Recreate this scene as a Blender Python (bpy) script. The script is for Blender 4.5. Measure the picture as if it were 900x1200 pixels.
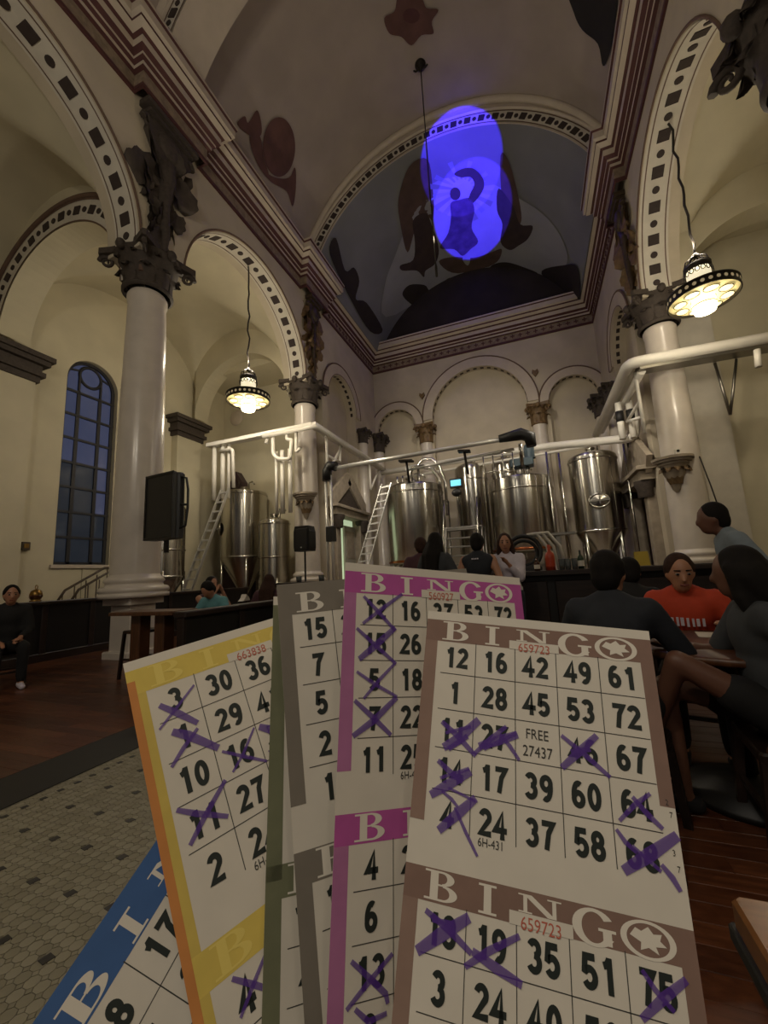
import bpy, bmesh, math, random
from mathutils import Vector, Matrix
random.seed(7)
for o in list(bpy.data.objects): bpy.data.objects.remove(o)
scn = bpy.context.scene
COL = scn.collection
PI = math.pi
# ------------------------------------------------------------------ camera
FPX = 469.47
CAM = Vector((0, 0, 1.2))
FW = Vector((-0.34154, 0.92722, 0.15366)); RT = Vector((0.93453, 0.35243, -0.0495)); UP = Vector((0.10006, -0.12669, 0.98688))
cd = bpy.data.cameras.new('camera'); cam = bpy.data.objects.new('camera', cd); COL.objects.link(cam)
cd.sensor_fit = 'HORIZONTAL'; cd.sensor_width = 36; cd.lens = FPX / 900 * 36; cd.clip_start = .01; cd.clip_end = 200
cam.matrix_world = Matrix(((RT.x, UP.x, -FW.x, CAM.x), (RT.y, UP.y, -FW.y, CAM.y), (RT.z, UP.z, -FW.z, CAM.z), (0, 0, 0, 1)))
scn.camera = cam
# ------------------------------------------------------------------ world, lights, exposure
w = bpy.data.worlds.new('world'); scn.world = w; w.use_nodes = True
w.node_tree.nodes['Background'].inputs[0].default_value = (.44, .41, .385, 1)
w.node_tree.nodes['Background'].inputs[1].default_value = .12
vs = scn.view_settings
vs.view_transform = 'Standard'; vs.look = 'None'; vs.gamma = 1; vs.use_curve_mapping = False; vs.exposure = 0
def point(name, loc, power, col, radius=.12):
    l = bpy.data.lights.new(name, 'POINT'); l.energy = power; l.color = col; l.shadow_soft_size = radius
    o = bpy.data.objects.new(name, l); COL.objects.link(o); o.location = loc; return o
def spot(name, loc, target, power, col, ang, blend=.05, radius=.03):
    l = bpy.data.lights.new(name, 'SPOT'); l.energy = power; l.color = col; l.spot_size = ang; l.spot_blend = blend; l.shadow_soft_size = radius
    o = bpy.data.objects.new(name, l); COL.objects.link(o); o.location = loc
    o.rotation_euler = (Vector(target) - Vector(loc)).to_track_quat('-Z', 'Y').to_euler(); return o
WARM = (1, .87, .66); NEUT = (1, .90, .74)
XL, XR, XC, YA, YB, YK = -6.43, 3.11, -1.66, 5.29, 11.23, 16.89
# the nave's other pendant lamps, out of view, then added nave and vault fills
point('pendant_light_near_left', (-4.3, -1.5, 5.8), 130, WARM, .2)
point('pendant_light_near_right', (2.6, -2.6, 5.2), 45, WARM, .25)
point('pendant_light_bay_right', (3.45, 2.3, 5.6), 26, WARM, .2)
point('nave_fill_light', (-1.7, -3.0, 6.6), 260, NEUT, .3)  # added fill for columns, walls, vault and cards, not a known lamp
spot('vault_fill_light', (-1.7, -3.4, 4.2), (-1.7, 8, 15.5), 390, NEUT, 1.5, .9, .2)  # added fill that lifts the dim vault, no such fixture known
point('table_light', (.15, -.5, 2.25), 15, NEUT, .1)
# lights for the brewing tanks, the first two near the pipe bridges
spot('tank_light', (-4.9, 10.6, 5.5), (-3.4, 14.0, 2.6), 190, NEUT, 2.3, .6, .12)
spot('tank_light', (1.5, 10.3, 5.7), (.4, 14.0, 2.4), 170, NEUT, 2.3, .6, .12)
spot('tank_light', (-1.6, 9.3, 9.9), (-1.6, 15.6, 5.0), 520, NEUT, 1.5, .8, .15)
for x_ in (-4.6, -3.1, -1.6, -.1, 1.4): point('tank_light', (x_, 9.7, 6.3), 13, NEUT, .04)  # added bare points that give the steel tanks vertical streak highlights
spot('tank_light', (-8.3, 8.6, 6.5), (-9.0, 12.0, 2.4), 110, NEUT, 2.2, .7, .12)
# the two blue effect lights aimed at the apse painting
BLUE = (.04, .02, 1)
# ------------------------------------------------------------------ pixel helpers (900 x 1200 frame)
def ray(px, py): return FW * FPX + RT * (px - 450) + UP * (600 - py)
def on_x(px, py, X): d = ray(px, py); return CAM + d * ((X - CAM.x) / d.x)
def on_y(px, py, Y): d = ray(px, py); return CAM + d * ((Y - CAM.y) / d.y)
def on_z(px, py, Z): d = ray(px, py); return CAM + d * ((Z - CAM.z) / d.z)
# ------------------------------------------------------------------ materials
def lin(h):
    if isinstance(h, str):
        h = [int(h[i:i + 2], 16) / 255 for i in (1, 3, 5)]
        return tuple(c / 12.92 if c <= .04045 else ((c + .055) / 1.055) ** 2.4 for c in h) + (1,)
    return tuple(h) + (1,)
M = {}
def mat(name, col, rough=.6, metal=0, noise=0, nscale=6, col2=None, bump=0, bscale=60, spec=.5, emit=None, estr=0, alpha=1, trans=0, aniso=0, stretch=None, coat=0, ior=None):
    m = bpy.data.materials.new(name); m.use_nodes = True; nt = m.node_tree; b = nt.nodes['Principled BSDF']
    c = lin(col); b.inputs['Base Color'].default_value = c
    b.inputs['Roughness'].default_value = rough; b.inputs['Metallic'].default_value = metal
    b.inputs['Specular IOR Level'].default_value = spec
    if ior: b.inputs['IOR'].default_value = ior
    if alpha < 1: b.inputs['Alpha'].default_value = alpha
    if trans: b.inputs['Transmission Weight'].default_value = trans
    if coat: b.inputs['Coat Weight'].default_value = coat; b.inputs['Coat Roughness'].default_value = .15
    if emit: b.inputs['Emission Color'].default_value = lin(emit); b.inputs['Emission Strength'].default_value = estr
    tc = nt.nodes.new('ShaderNodeTexCoord')
    def noise_node(scale, detail=5):
        n = nt.nodes.new('ShaderNodeTexNoise'); n.inputs['Scale'].default_value = scale; n.inputs['Detail'].default_value = detail
        if stretch:
            mp = nt.nodes.new('ShaderNodeMapping'); mp.inputs['Scale'].default_value = stretch
            nt.links.new(tc.outputs['Object'], mp.inputs[0]); nt.links.new(mp.outputs[0], n.inputs['Vector'])
        else: nt.links.new(tc.outputs['Object'], n.inputs['Vector'])
        return n
    if noise or col2:
        n = noise_node(nscale); r = nt.nodes.new('ShaderNodeValToRGB'); nt.links.new(n.outputs['Fac'], r.inputs[0])
        c2 = lin(col2) if col2 else tuple(x * (1 - noise) for x in c[:3]) + (1,)
        r.color_ramp.elements[0].position = .35; r.color_ramp.elements[1].position = .68
        r.color_ramp.elements[0].color = c2; r.color_ramp.elements[1].color = c
        nt.links.new(r.outputs[0], b.inputs['Base Color'])
    if bump:
        n = noise_node(bscale, 4); bp = nt.nodes.new('ShaderNodeBump'); bp.inputs['Strength'].default_value = bump; bp.inputs['Distance'].default_value = .01
        nt.links.new(n.outputs['Fac'], bp.inputs['Height']); nt.links.new(bp.outputs[0], b.inputs['Normal'])
    if aniso:
        b.inputs['Anisotropic'].default_value = aniso; b.inputs['Anisotropic Rotation'].default_value = .25
        t = nt.nodes.new('ShaderNodeTangent'); t.direction_type = 'RADIAL'; t.axis = 'Z'
        nt.links.new(t.outputs[0], b.inputs['Tangent'])
    M[name] = m; return m
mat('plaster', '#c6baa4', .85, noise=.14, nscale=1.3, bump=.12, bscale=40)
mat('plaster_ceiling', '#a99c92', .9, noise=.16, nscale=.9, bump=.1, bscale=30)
mat('plaster_aisle', '#ccc3a8', .85, noise=.12, nscale=1.1, bump=.12, bscale=40)
mat('plaster_trim', '#c4b7a6', .7, noise=.1, nscale=3, bump=.08)
mat('band_white', '#cfc8ba', .7, noise=.1, nscale=4)
mat('maroon', '#55302e', .7, noise=.2, nscale=5)
mat('inlay', '#3a2f2b', .8, noise=.2, nscale=9)
mat('brown_line', '#6d5648', .8, noise=.2, nscale=5)
mat('frieze', '#94826e', .8, noise=.35, nscale=9)
mat('column', '#d6ccc0', .3, noise=.1, nscale=3, bump=.03, bscale=20, coat=.25)
mat('capital', '#4a4038', .75, noise=.35, nscale=14, bump=.4, bscale=30)
mat('capital_gold', '#7c6240', .55, noise=.45, nscale=12, bump=.4, bscale=30)
mat('bronze', '#4e4030', .5, noise=.4, nscale=10, bump=.4, bscale=26)
mat('mural_sky', '#808181', .9, noise=.18, nscale=.6)
mat('mural_pale', '#999a98', .9, noise=.15, nscale=.8)
mat('mural_dark', '#2f2621', .9, noise=.35, nscale=1.4)
mat('mural_brown', '#5a463b', .9, noise=.3, nscale=2)
mat('mural_umber', '#40322c', .9, noise=.3, nscale=2.4)
mat('mural_robe', '#55424f', .9, noise=.45, nscale=3)
mat('mural_ray', '#8d8f9c', .9, noise=.2, nscale=2)
mat('medallion', '#6a4a44', .9, noise=.35, nscale=2.2)
mat('dark_paint', '#2b2725', .9, noise=.4, nscale=1.5)
mat('wood_floor', '#5f3722', .33, col2='#4a2818', nscale=5, stretch=(1, 9, 1), bump=.06, bscale=30)
mat('wood_floor_b', '#6b3f28', .35, col2='#502d1b', nscale=5, stretch=(1, 9, 1), bump=.06, bscale=30)
mat('wood_floor_c', '#553120', .33, col2='#3f2215', nscale=5, stretch=(1, 9, 1), bump=.06, bscale=30)
mat('tile_white', '#8c8672', .45, noise=.13, nscale=9)
mat('tile_white_b', '#827c68', .45, noise=.15, nscale=11)
mat('tile_dark', '#2a2826', .45, noise=.3, nscale=14)
mat('grout', '#6e6959', .85, noise=.2, nscale=10)
mat('border_black', '#171514', .55, noise=.3, nscale=6)
mat('dark_wood', '#2a1b14', .45, col2='#1c110c', nscale=4, stretch=(1, 1, 6))
mat('black_panel', '#161312', .5, noise=.3, nscale=4)
mat('table_wood', '#8a5a2c', .3, col2='#6c4320', nscale=4, stretch=(1, 8, 1), coat=.3)
mat('table_brown', '#5e3b24', .35, col2='#472b19', nscale=4, stretch=(8, 1, 1))
mat('steel', '#c8c4ba', .24, metal=1, aniso=.9, noise=.06, nscale=4)
mat('steel_plain', '#b5b1a8', .22, metal=1)
mat('steel_dull', '#8d8982', .38, metal=1)
mat('copper', '#a8623c', .28, metal=1, aniso=.6)
mat('white_pipe', '#e2ddd2', .35, noise=.06, nscale=5)
mat('alu', '#d2d0ca', .4, metal=.45)
mat('black_plastic', '#1b1a19', .45, noise=.2, nscale=20)
mat('tv_back', '#2a2826', .5, noise=.15, nscale=8)
mat('motor_blue', '#3e4e56', .45, noise=.2, nscale=12)
mat('screen_cyan', '#7fd0e8', .3, emit='#66c8e6', estr=1.1)
mat('rubber', '#191716', .6)
mat('hose_white', '#b8b2a8', .5)
mat('extinguisher', '#a83a1e', .35)
mat('glass', '#d8e0e0', .05, trans=.9, ior=1.45)
mat('bottle_amber', '#5a2f12', .1, trans=.5)
mat('bottle_green', '#24402a', .1, trans=.5)
mat('brass', '#8a6b3a', .35, metal=1)
mat('lamp_iron', '#2c2722', .5, metal=.5)
mat('lamp_disc', '#d4c48c', .5, emit='#d8c480', estr=.5)
mat('lamp_oval', '#e6d8a6', .4, emit='#e6d398', estr=.7)
mat('lamp_pierce', '#b5a686', .5, emit='#c8b48a', estr=.3)
mat('lamp_opal', '#f2ead6', .35, emit='#f4e6c0', estr=.85)
mat('lamp_bright', '#fff3d0', .4, emit='#fff0c4', estr=7)
mat('cord', '#2a2521', .6)
mat('pane_dusk', '#3c4258', .12, emit='#545c80', estr=.3, noise=.3, nscale=1.2)
mat('pane_dusk_low', '#2c3138', .12, emit='#3a4250', estr=.2, noise=.35, nscale=2)
mat('mullion', '#232226', .6)
mat('door_wood', '#3d2a2c', .5, noise=.25, nscale=6)
mat('door_leaf', '#a8a496', .5, noise=.1)
mat('door_light', '#d9e3cd', .5, emit='#b9cba6', estr=.75, col2='#a9bf98', nscale=2)
mat('pediment', '#a39684', .75, noise=.25, nscale=5)
mat('paper', '#d3cbbd', .85, noise=.06, nscale=60)
mat('p_brown', '#84695d', .85, noise=.12, nscale=90)
mat('p_pink', '#b5549a', .85, noise=.12, nscale=90)
mat('p_pink_side', '#b0709c', .85, noise=.12, nscale=90)
mat('p_brown_side', '#8f7568', .85, noise=.12, nscale=90)
mat('p_yellow_side', '#cdb45a', .85, noise=.12, nscale=70)
mat('p_gray', '#7b7368', .85, noise=.1, nscale=90)
mat('p_green', '#74765a', .85, noise=.15, nscale=80)
mat('p_yellow', '#d6bd5c', .85, noise=.1, nscale=70)
mat('p_orange', '#c88446', .85, noise=.12, nscale=70)
mat('p_blue', '#3f6297', .85, noise=.12, nscale=80)
mat('p_letter', '#d8d0c2', .85)
mat('p_letter_y', '#dcc669', .85)
mat('ink', '#1d2420', .7)
mat('ink_red', '#b5604e', .8)
mat('ink_thin', '#3b3a36', .8)
mat('marker', '#5a3394', .6, alpha=.66)
mat('skin', '#a9785c', .5, noise=.08, nscale=12)
mat('skin_b', '#6b4838', .5, noise=.08, nscale=12)
mat('lip', '#7a3f38', .5)
mat('hair', '#17120f', .8, noise=.4, nscale=40, spec=.25)
mat('hair_brown', '#3a241a', .8, noise=.4, nscale=40, spec=.25)
mat('c_black', '#141314', .85, noise=.2, nscale=20)
mat('c_navy', '#23262d', .85, noise=.2, nscale=20)
mat('c_gray', '#3a3c3f', .85, noise=.15, nscale=20)
mat('c_bluegray', '#7d8890', .85, noise=.12, nscale=20)
mat('c_orange', '#b83c1c', .8, noise=.12, nscale=20)
mat('c_cyan', '#5f9398', .8, noise=.12, nscale=20)
mat('c_white', '#cfc6cf', .8, noise=.1, nscale=20)
mat('c_maroon', '#4a2a30', .8, noise=.2, nscale=20)
mat('c_jean', '#2a2f3a', .85, noise=.2, nscale=30)
mat('eye_white', '#7d6e66', .4)
mat('yellow_plastic', '#b39a2c', .4)
# ------------------------------------------------------------------ mesh builder
class MB:
    def __init__(s): s.v = []; s.f = []; s.m = []; s.s = []
    def face(s, idx, mi=0, sm=False): s.f.append(idx); s.m.append(mi); s.s.append(sm)
    def box(s, x0, x1, y0, y1, z0, z1, mi=0):
        b = len(s.v)
        s.v += [(x0, y0, z0), (x1, y0, z0), (x1, y1, z0), (x0, y1, z0), (x0, y0, z1), (x1, y0, z1), (x1, y1, z1), (x0, y1, z1)]
        for q in ((3, 2, 1, 0), (4, 5, 6, 7), (0, 1, 5, 4), (1, 2, 6, 5), (2, 3, 7, 6), (3, 0, 4, 7)): s.face([b + i for i in q], mi)
        return s
    def cbox(s, x0, x1, y0, y1, z0, z1, c=.01, mi=0):   # chamfered on the vertical edges and the top rim
        P = [(x0 + c, y0), (x1 - c, y0), (x1, y0 + c), (x1, y1 - c), (x1 - c, y1), (x0 + c, y1), (x0, y1 - c), (x0, y0 + c)]
        cx, cy = (x0 + x1) / 2, (y0 + y1) / 2
        def ring(z, k):
            b = len(s.v)
            for x, y in P: s.v.append((x - math.copysign(k, x - cx), y - math.copysign(k, y - cy), z))
            return [b + i for i in range(8)]
        a = ring(z0, 0); m_ = ring(z1 - c, 0); t = ring(z1, c * .7)
        s.face(a[::-1], mi); s.face(t, mi)
        for r0, r1 in ((a, m_), (m_, t)):
            for i in range(8): s.face([r0[i], r0[(i + 1) % 8], r1[(i + 1) % 8], r1[i]], mi)
        return s
    def beam(s, p, q, w, h, up=(0, 0, 1), mi=0):
        p, q = Vector(p), Vector(q); d = (q - p).normalized(); u = Vector(up)
        if abs(d.dot(u)) > .98: u = Vector((1, 0, 0))
        a = d.cross(u).normalized() * w / 2; c = a.cross(d).normalized() * h / 2
        b = len(s.v)
        for e in (p, q):
            for g in (-a - c, a - c, a + c, -a + c): s.v.append(tuple(e + g))
        for i in range(4): s.face([b + i, b + (i + 1) % 4, b + 4 + (i + 1) % 4, b + 4 + i], mi)
        s.face([b + 3, b + 2, b + 1, b], mi); s.face([b + 4, b + 5, b + 6, b + 7], mi); return s
    def tube(s, pts, r, n=8, mi=0, closed=False, cap=True):
        P = [Vector(p) for p in pts]; N = len(P)
        R = r if isinstance(r, (list, tuple)) else [r] * N
        b = len(s.v); pu = None
        for i in range(N):
            if closed: d = P[(i + 1) % N] - P[i - 1]
            else: d = P[min(i + 1, N - 1)] - P[max(i - 1, 0)]
            d.normalize()
            if pu is None:
                pu = d.orthogonal().normalized()
            else:
                pu = (pu - d * pu.dot(d))
                pu = pu.normalized() if pu.length > 1e-6 else d.orthogonal().normalized()
            w_ = d.cross(pu)
            for k in range(n):
                a = 2 * PI * k / n; s.v.append(tuple(P[i] + (pu * math.cos(a) + w_ * math.sin(a)) * R[i]))
        for i in range(N if closed else N - 1):
            j = (i + 1) % N
            for k in range(n):
                s.face([b + i * n + k, b + i * n + (k + 1) % n, b + j * n + (k + 1) % n, b + j * n + k], mi, True)
        if cap and not closed:
            s.face([b + k for k in range(n)][::-1], mi); s.face([b + (N - 1) * n + k for k in range(n)], mi)
        return s
    def lathe(s, prof, n=24, c=(0, 0, 0), mi=0, axis='z', a0=0, a1=2 * PI, sm=True):
        b = len(s.v); full = abs(a1 - a0 - 2 * PI) < 1e-6; cols = n if full else n + 1
        for i in range(cols):
            a = a0 + (a1 - a0) * i / n
            for r, z in prof:
                p = (r * math.cos(a), r * math.sin(a), z)
                if axis == 'x': p = (p[2], p[0], p[1])
                elif axis == 'y': p = (p[0], p[2], p[1]) if False else (p[1], p[2], p[0])
                s.v.append((p[0] + c[0], p[1] + c[1], p[2] + c[2]))
        L = len(prof)
        for i in range(n):
            j = (i + 1) % cols
            for k in range(L - 1):
                s.face([b + i * L + k, b + j * L + k, b + j * L + k + 1, b + i * L + k + 1], mi, sm)
        return s
    def ell(s, c, r, n=10, m=7, mi=0, rot=None):
        b = len(s.v); c = Vector(c)
        for i in range(m + 1):
            t = PI * i / m
            for k in range(n):
                a = 2 * PI * k / n
                p = Vector((r[0] * math.sin(t) * math.cos(a), r[1] * math.sin(t) * math.sin(a), r[2] * math.cos(t)))
                if rot: p = rot @ p
                s.v.append(tuple(c + p))
        for i in range(m):
            for k in range(n): s.face([b + i * n + k, b + (i + 1) * n + k, b + (i + 1) * n + (k + 1) % n, b + i * n + (k + 1) % n], mi, True)
        return s
    def cap(s, p, q, r0, r1, n=10, mi=0):
        p, q = Vector(p), Vector(q); d = (q - p).normalized()
        pts = []; R = []
        for k in range(4):
            a = PI / 2 * k / 4; pts.append(p - d * r0 * math.cos(a)); R.append(max(r0 * math.sin(a), .0005))
        pts += [p, q]; R += [r0, r1]
        for k in range(1, 5):
            a = PI / 2 * k / 4; pts.append(q + d * r1 * math.sin(a)); R.append(max(r1 * math.cos(a), .0005))
        return s.tube(pts, R, n, mi)
    def prism(s, poly, to3, t0, t1, mi=0, sides=True, back=True, mi_side=None):
        b = len(s.v); n = len(poly)
        for t in (t0, t1):
            for x, y in poly: s.v.append(tuple(to3(x, y, t)))
        s.face([b + n + i for i in range(n)], mi)
        if back: s.face([b + i for i in range(n)][::-1], mi)
        if sides:
            for i in range(n): s.face([b + i, b + (i + 1) % n, b + n + (i + 1) % n, b + n + i], mi if mi_side is None else mi_side)
        return s
    def grid(s, P, mi=0, sm=True):
        b = len(s.v); R = len(P); C = len(P[0])
        for row in P: s.v += [tuple(p) for p in row]
        for i in range(R - 1):
            for j in range(C - 1): s.face([b + i * C + j, b + i * C + j + 1, b + (i + 1) * C + j + 1, b + (i + 1) * C + j], mi, sm)
        return s
    def mesh(s, name, mats):
        me = bpy.data.meshes.new(name); me.from_pydata(s.v, [], s.f)
        if not isinstance(mats, (list, tuple)): mats = [mats]
        for m_ in mats: me.materials.append(M[m_])
        me.polygons.foreach_set('material_index', s.m); me.polygons.foreach_set('use_smooth', s.s)
        me.update(); return me
def fixn(me):
    bm = bmesh.new(); bm.from_mesh(me); bmesh.ops.recalc_face_normals(bm, faces=bm.faces); bm.to_mesh(me); bm.free(); return me
def put(name, me, parent=None, loc=None, mw=None):
    o = bpy.data.objects.new(name, me); COL.objects.link(o)
    if parent is not None: o.parent = parent
    if loc is not None: o.location = loc
    if mw is not None: o.matrix_local = mw
    return o
def obj(name, mb, mats, parent=None, loc=None, mw=None, fix=True):
    me = mb.mesh(name, mats)
    if fix: fixn(me)
    return put(name, me, parent, loc, mw)
def tag(o, label=None, cat=None, group=None, kind=None):
    if label: o['label'] = label
    if cat: o['category'] = cat
    if group: o['group'] = group
    if kind: o['kind'] = kind
    return o
def thing(name, label, cat, loc=(0, 0, 0), rz=0, group=None):
    o = bpy.data.objects.new(name, None); COL.objects.link(o); o.location = loc; o.rotation_euler = (0, 0, rz); o.empty_display_size = .1
    return tag(o, label, cat, group)
def struct(name, mb, mats, label=None, fix=True):
    return tag(obj(name, mb, mats, fix=fix), label, None, None, 'structure')
def arc(cx, cy, r, a0, a1, n): return [(cx + r * math.cos(a0 + (a1 - a0) * i / n), cy + r * math.sin(a0 + (a1 - a0) * i / n)) for i in range(n + 1)]
# ================================================================== SETTING
# ---- floor: wooden boards, black border strips, tiled centre aisle
mb = MB(); mb.box(-12.2, 9, -5, 18, -.25, -.024)
floor = struct('floor', mb, 'wood_floor_c', 'dark reddish wooden floor around the tiled centre aisle')
def board_mesh(L, W, m):
    b = MB(); b.cbox(-L / 2, L / 2, -W / 2, W / 2, -.022, 0, .0018); return fixn(b.mesh('floor_board', m))
BL, BW = 1.5, .095
bms = [board_mesh(BL - .002, BW - .0012, m) for m in ('wood_floor', 'wood_floor_b', 'wood_floor_c')]
cells = []
def fits(x, y): return (x + BL / 2 < -3.44 or x - BL / 2 > .12)
for j in range(int(12.6 / BW)):
    y = -1.2 + j * BW
    for i in range(14):
        x = -11.2 + BL * i + (j * 37 % 11) / 11 * .5 * BL
        lo, hi = x - BL / 2, x + BL / 2
        if lo < -3.43 and hi > -3.43: hi = -3.43
        elif lo < .12 and hi > .12: lo = .12
        if hi - lo < .05 or (lo > -3.44 and hi < .13): continue
        hi = min(hi, 6.9)
        if hi - lo < .05: continue
        cells.append((lo, hi, y))
def seen(x, y, z=0):
    d = Vector((x, y, z)) - CAM; q = d.dot(FW)
    if q < .2: return None
    px = 450 + FPX * d.dot(RT) / q; py = 600 - FPX * d.dot(UP) / q
    return (px, py) if -80 < px < 980 and -20 < py < 1260 else None
def clear_of_cards(p): return p and (p[0] < 240 or p[0] > 745)
vis = sorted([c for c in cells if clear_of_cards(seen((c[0] + c[1]) / 2, c[2]))], key=lambda c: (Vector(((c[0] + c[1]) / 2, c[2], 0)) - CAM).length)
near = set(vis[:300])
rest = MB()
for c in cells:
    lo, hi, y = c
    if c in near:
        o = put('floor_board', bms[random.randrange(3)], floor, ((lo + hi) / 2, y, random.uniform(-.001, .0005)))
        o.scale = ((hi - lo) / BL, 1, 1)
    else: rest.cbox(lo + .001, hi - .001, y - BW / 2 + .001, y + BW / 2 - .001, -.022, 0, .0018, random.randrange(3))
rr = obj('floor_boards', rest, ['wood_floor', 'wood_floor_b', 'wood_floor_c'], floor); rr['kind'] = 'stuff'
mb = MB(); mb.cbox(-3.42, -2.955, -4.5, 10.6, -.023, .002, .002)
obj('border_strip', mb, 'border_black', floor)
mb = MB(); mb.cbox(-.365, .11, -4.5, 10.6, -.023, .002, .002)
obj('border_strip', mb, 'border_black', floor)
mb = MB(); mb.box(-2.953, -.367, -4.5, 10.6, -.023, -.003)
obj('grout_bed', mb, 'grout', floor)
PX, PY = .0467, .0434
def octo(m):
    b = MB(); hx, hy, c = PX / 2 - .0012, PY / 2 - .0012, .0125
    P = [(-hx + c, -hy), (hx - c, -hy), (hx, -hy + c), (hx, hy - c), (hx - c, hy), (-hx + c, hy), (-hx, hy - c), (-hx, -hy + c)]
    b.prism(P, lambda x, y, t: (x, y, t), -.008, 0); return fixn(b.mesh('floor_tile', m))
def diam(m, k=.0112):
    b = MB(); b.prism([(-k, 0), (0, -k), (k, 0), (0, k)], lambda x, y, t: (x, y, t), -.008, .0002); return fixn(b.mesh('dot_tile', m))
def dot(m):
    b = MB(); b.prism([(-.023, -.006), (-.006, -.023), (.023, .006), (.006, .023)] if False else [(-.021, -.014), (.013, -.019), (.021, .014), (-.013, .019)], lambda x, y, t: (x, y, t), -.008, .0012); return fixn(b.mesh('dark_dot_tile', m))
om = [octo('tile_white'), octo('tile_white_b')]; dm = dot('tile_dark')
tl = []
for i in range(55):
    for j in range(-30, 125):
        x = -2.93 + PX * (i + .5); y = 1.24 + PY * (j - 9.5)
        if x > -.39: continue
        tl.append((x, y, i, j))
tv = sorted([t for t in tl if (lambda p: p and p[0] < 215 and p[1] < 1215 and p[0] > -5)(seen(t[0], t[1]))], key=lambda t: (Vector((t[0], t[1], 0)) - CAM).length)
tn = set(tv[:300]); rest = MB()
for t in tl:
    z = random.uniform(-.0012, .0002)
    if t in tn: put('floor_tile', om[random.randrange(2)], floor, (t[0], t[1], z))
    else:
        hx, hy, c = PX / 2 - .0012, PY / 2 - .0012, .0125
        P = [(-hx + c, -hy), (hx - c, -hy), (hx, -hy + c), (hx, hy - c), (hx - c, hy), (-hx + c, hy), (-hx, hy - c), (-hx, -hy + c)]
        rest.prism([(t[0] + a, t[1] + b) for a, b in P], lambda x, y, q: (x, y, q), -.008, z, random.randrange(2), back=False)
for i in range(56):
    for j in range(-30, 126):
        x = -2.93 + PX * i; y = 1.24 + PY * (j - 10)
        if x > -.4: continue
        dark = (i % 5 == 2 and j % 5 == 0) or (i == 2 and j % 2 == 0 and False)
        if not dark:
            k = .0112; rest.prism([(x - k, y), (x, y - k), (x + k, y), (x, y + k)], lambda a, b, q: (a, b, q), -.008, -.0004, random.randrange(2), back=False)
rr = obj('floor_tiles', rest, ['tile_white', 'tile_white_b'], floor); rr['kind'] = 'stuff'
k = 0
for j in range(-6, 24):
    for i in range(11):
        x = -2.93 + .1 + .2335 * i - .02 + .0; y = 1.24 + .217 * j
        x = -2.1105 + .2335 * (i - 3)
        if -2.8 < x < -.42: put('dark_dot_tile', dm, floor, (x, y, .0))
for j in range(-24, 52):
    put('dark_dot_tile', dm, floor, (-2.845, 1.505 + .0934 * j, .0)).scale = (.9, .9, 1)
# raised floor of the former chancel
mb = MB(); mb.box(XL - .3, XR + .3, 11.9, YK + .3, -.02, .35); mb.box(XL + 1.2, XR - 1.2, 11.55, 11.9, -.02, .175)
struct('floor_chancel', mb, 'pediment', 'raised stone floor carrying the brewing tanks')
# ---- arcade walls
T = .85; ZS = 7.72; RA = 2.44; ZTOP = 11.3
def arcade(name, xn, sgn, label):
    # nave face at xn, wall runs outwards by T
    y0, y1 = -5, 11.75
    P = [(y0, ZS), (y0, ZTOP), (y1, ZTOP), (y1, ZS)]
    low = []
    for yc in (8.26, 2.32, -3.62):
        low += [(yc + RA * math.cos(a), ZS + RA * math.sin(a)) for a in [PI * k / 36 for k in range(37)]] if yc > -3 else []
    P += [p for p in low if p[0] > y0]
    P += [(-.12, ZS), (-.12, ZS + 1.9), (y0 + .01, ZS + 1.9)][:1]
    mb = MB(); mb.prism(P, lambda a, b, t: (xn + sgn * t, a, b), 0, T)
    o = struct(name, mb, 'plaster', label)
    return o
wl = arcade('wall_left', XL, -1, 'left nave arcade wall with round arches')
wr = arcade('wall_right', XR, 1, 'right nave arcade wall with round arches')
sq = MB(); sq.prism([(-.115, -.115), (.115, -.115), (.115, .115), (-.115, .115)], lambda x, y, t: (x, y, t), -.01, .014); sqm = fixn(sq.mesh('inlay_square', 'inlay'))
ds = MB(); ds.prism(arc(0, 0, .075, 0, 2 * PI * 11 / 12, 11), lambda x, y, t: (x, y, t), -.01, .014); dsm = fixn(ds.mesh('inlay_disc', 'inlay'))
def frame(o, ex, ey, ez, s=1):
    return Matrix(((ex[0] * s, ey[0] * s, ez[0], o[0]), (ex[1] * s, ey[1] * s, ez[1], o[1]), (ex[2] * s, ey[2] * s, ez[2], o[2]), (0, 0, 0, 1)))
def soffit_band(parent, xn, sgn, yc):
    r = RA - .012
    a = [PI * k / 40 for k in range(41)]
    mb = MB()
    def strip(t0, t1, rr, mi):
        mb.grid([[(xn + sgn * t, yc + rr * math.cos(q), ZS + rr * math.sin(q)) for t in (t0, t1)] for q in a], mi)
    strip(.02, .62, r, 0); strip(.07, .095, r - .006, 1); strip(.545, .57, r - .006, 1)
    obj('arch_band', mb, ['band_white', 'brown_line'], parent, fix=False)
    n = 23
    for k in range(n):
        q = PI * (k + .5) / n
        n_ = Vector((0, -math.cos(q), -math.sin(q))); t_ = Vector((0, -math.sin(q), math.cos(q))); x_ = t_.cross(n_)
        p = Vector((xn + sgn * .32, yc + (r - .004) * math.cos(q), ZS + (r - .004) * math.sin(q)))
        put('inlay', sqm if k % 2 else dsm, parent, mw=frame(p, x_, t_, n_))
for par, xn, sg in ((wl, XL, -1), (wr, XR, 1)):
    for yc in (8.26, 2.32): soffit_band(par, xn, sg, yc)
    # thin line moulding round the arch on the nave face
    for yc in (8.26, 2.32):
        mb = MB(); mb.tube([(xn - sg * .01, yc + (RA + .03) * math.cos(PI * k / 40), ZS + (RA + .03) * math.sin(PI * k / 40)) for k in range(41)], .025, 6)
        obj('arch_moulding', mb, 'brown_line', par)
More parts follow.
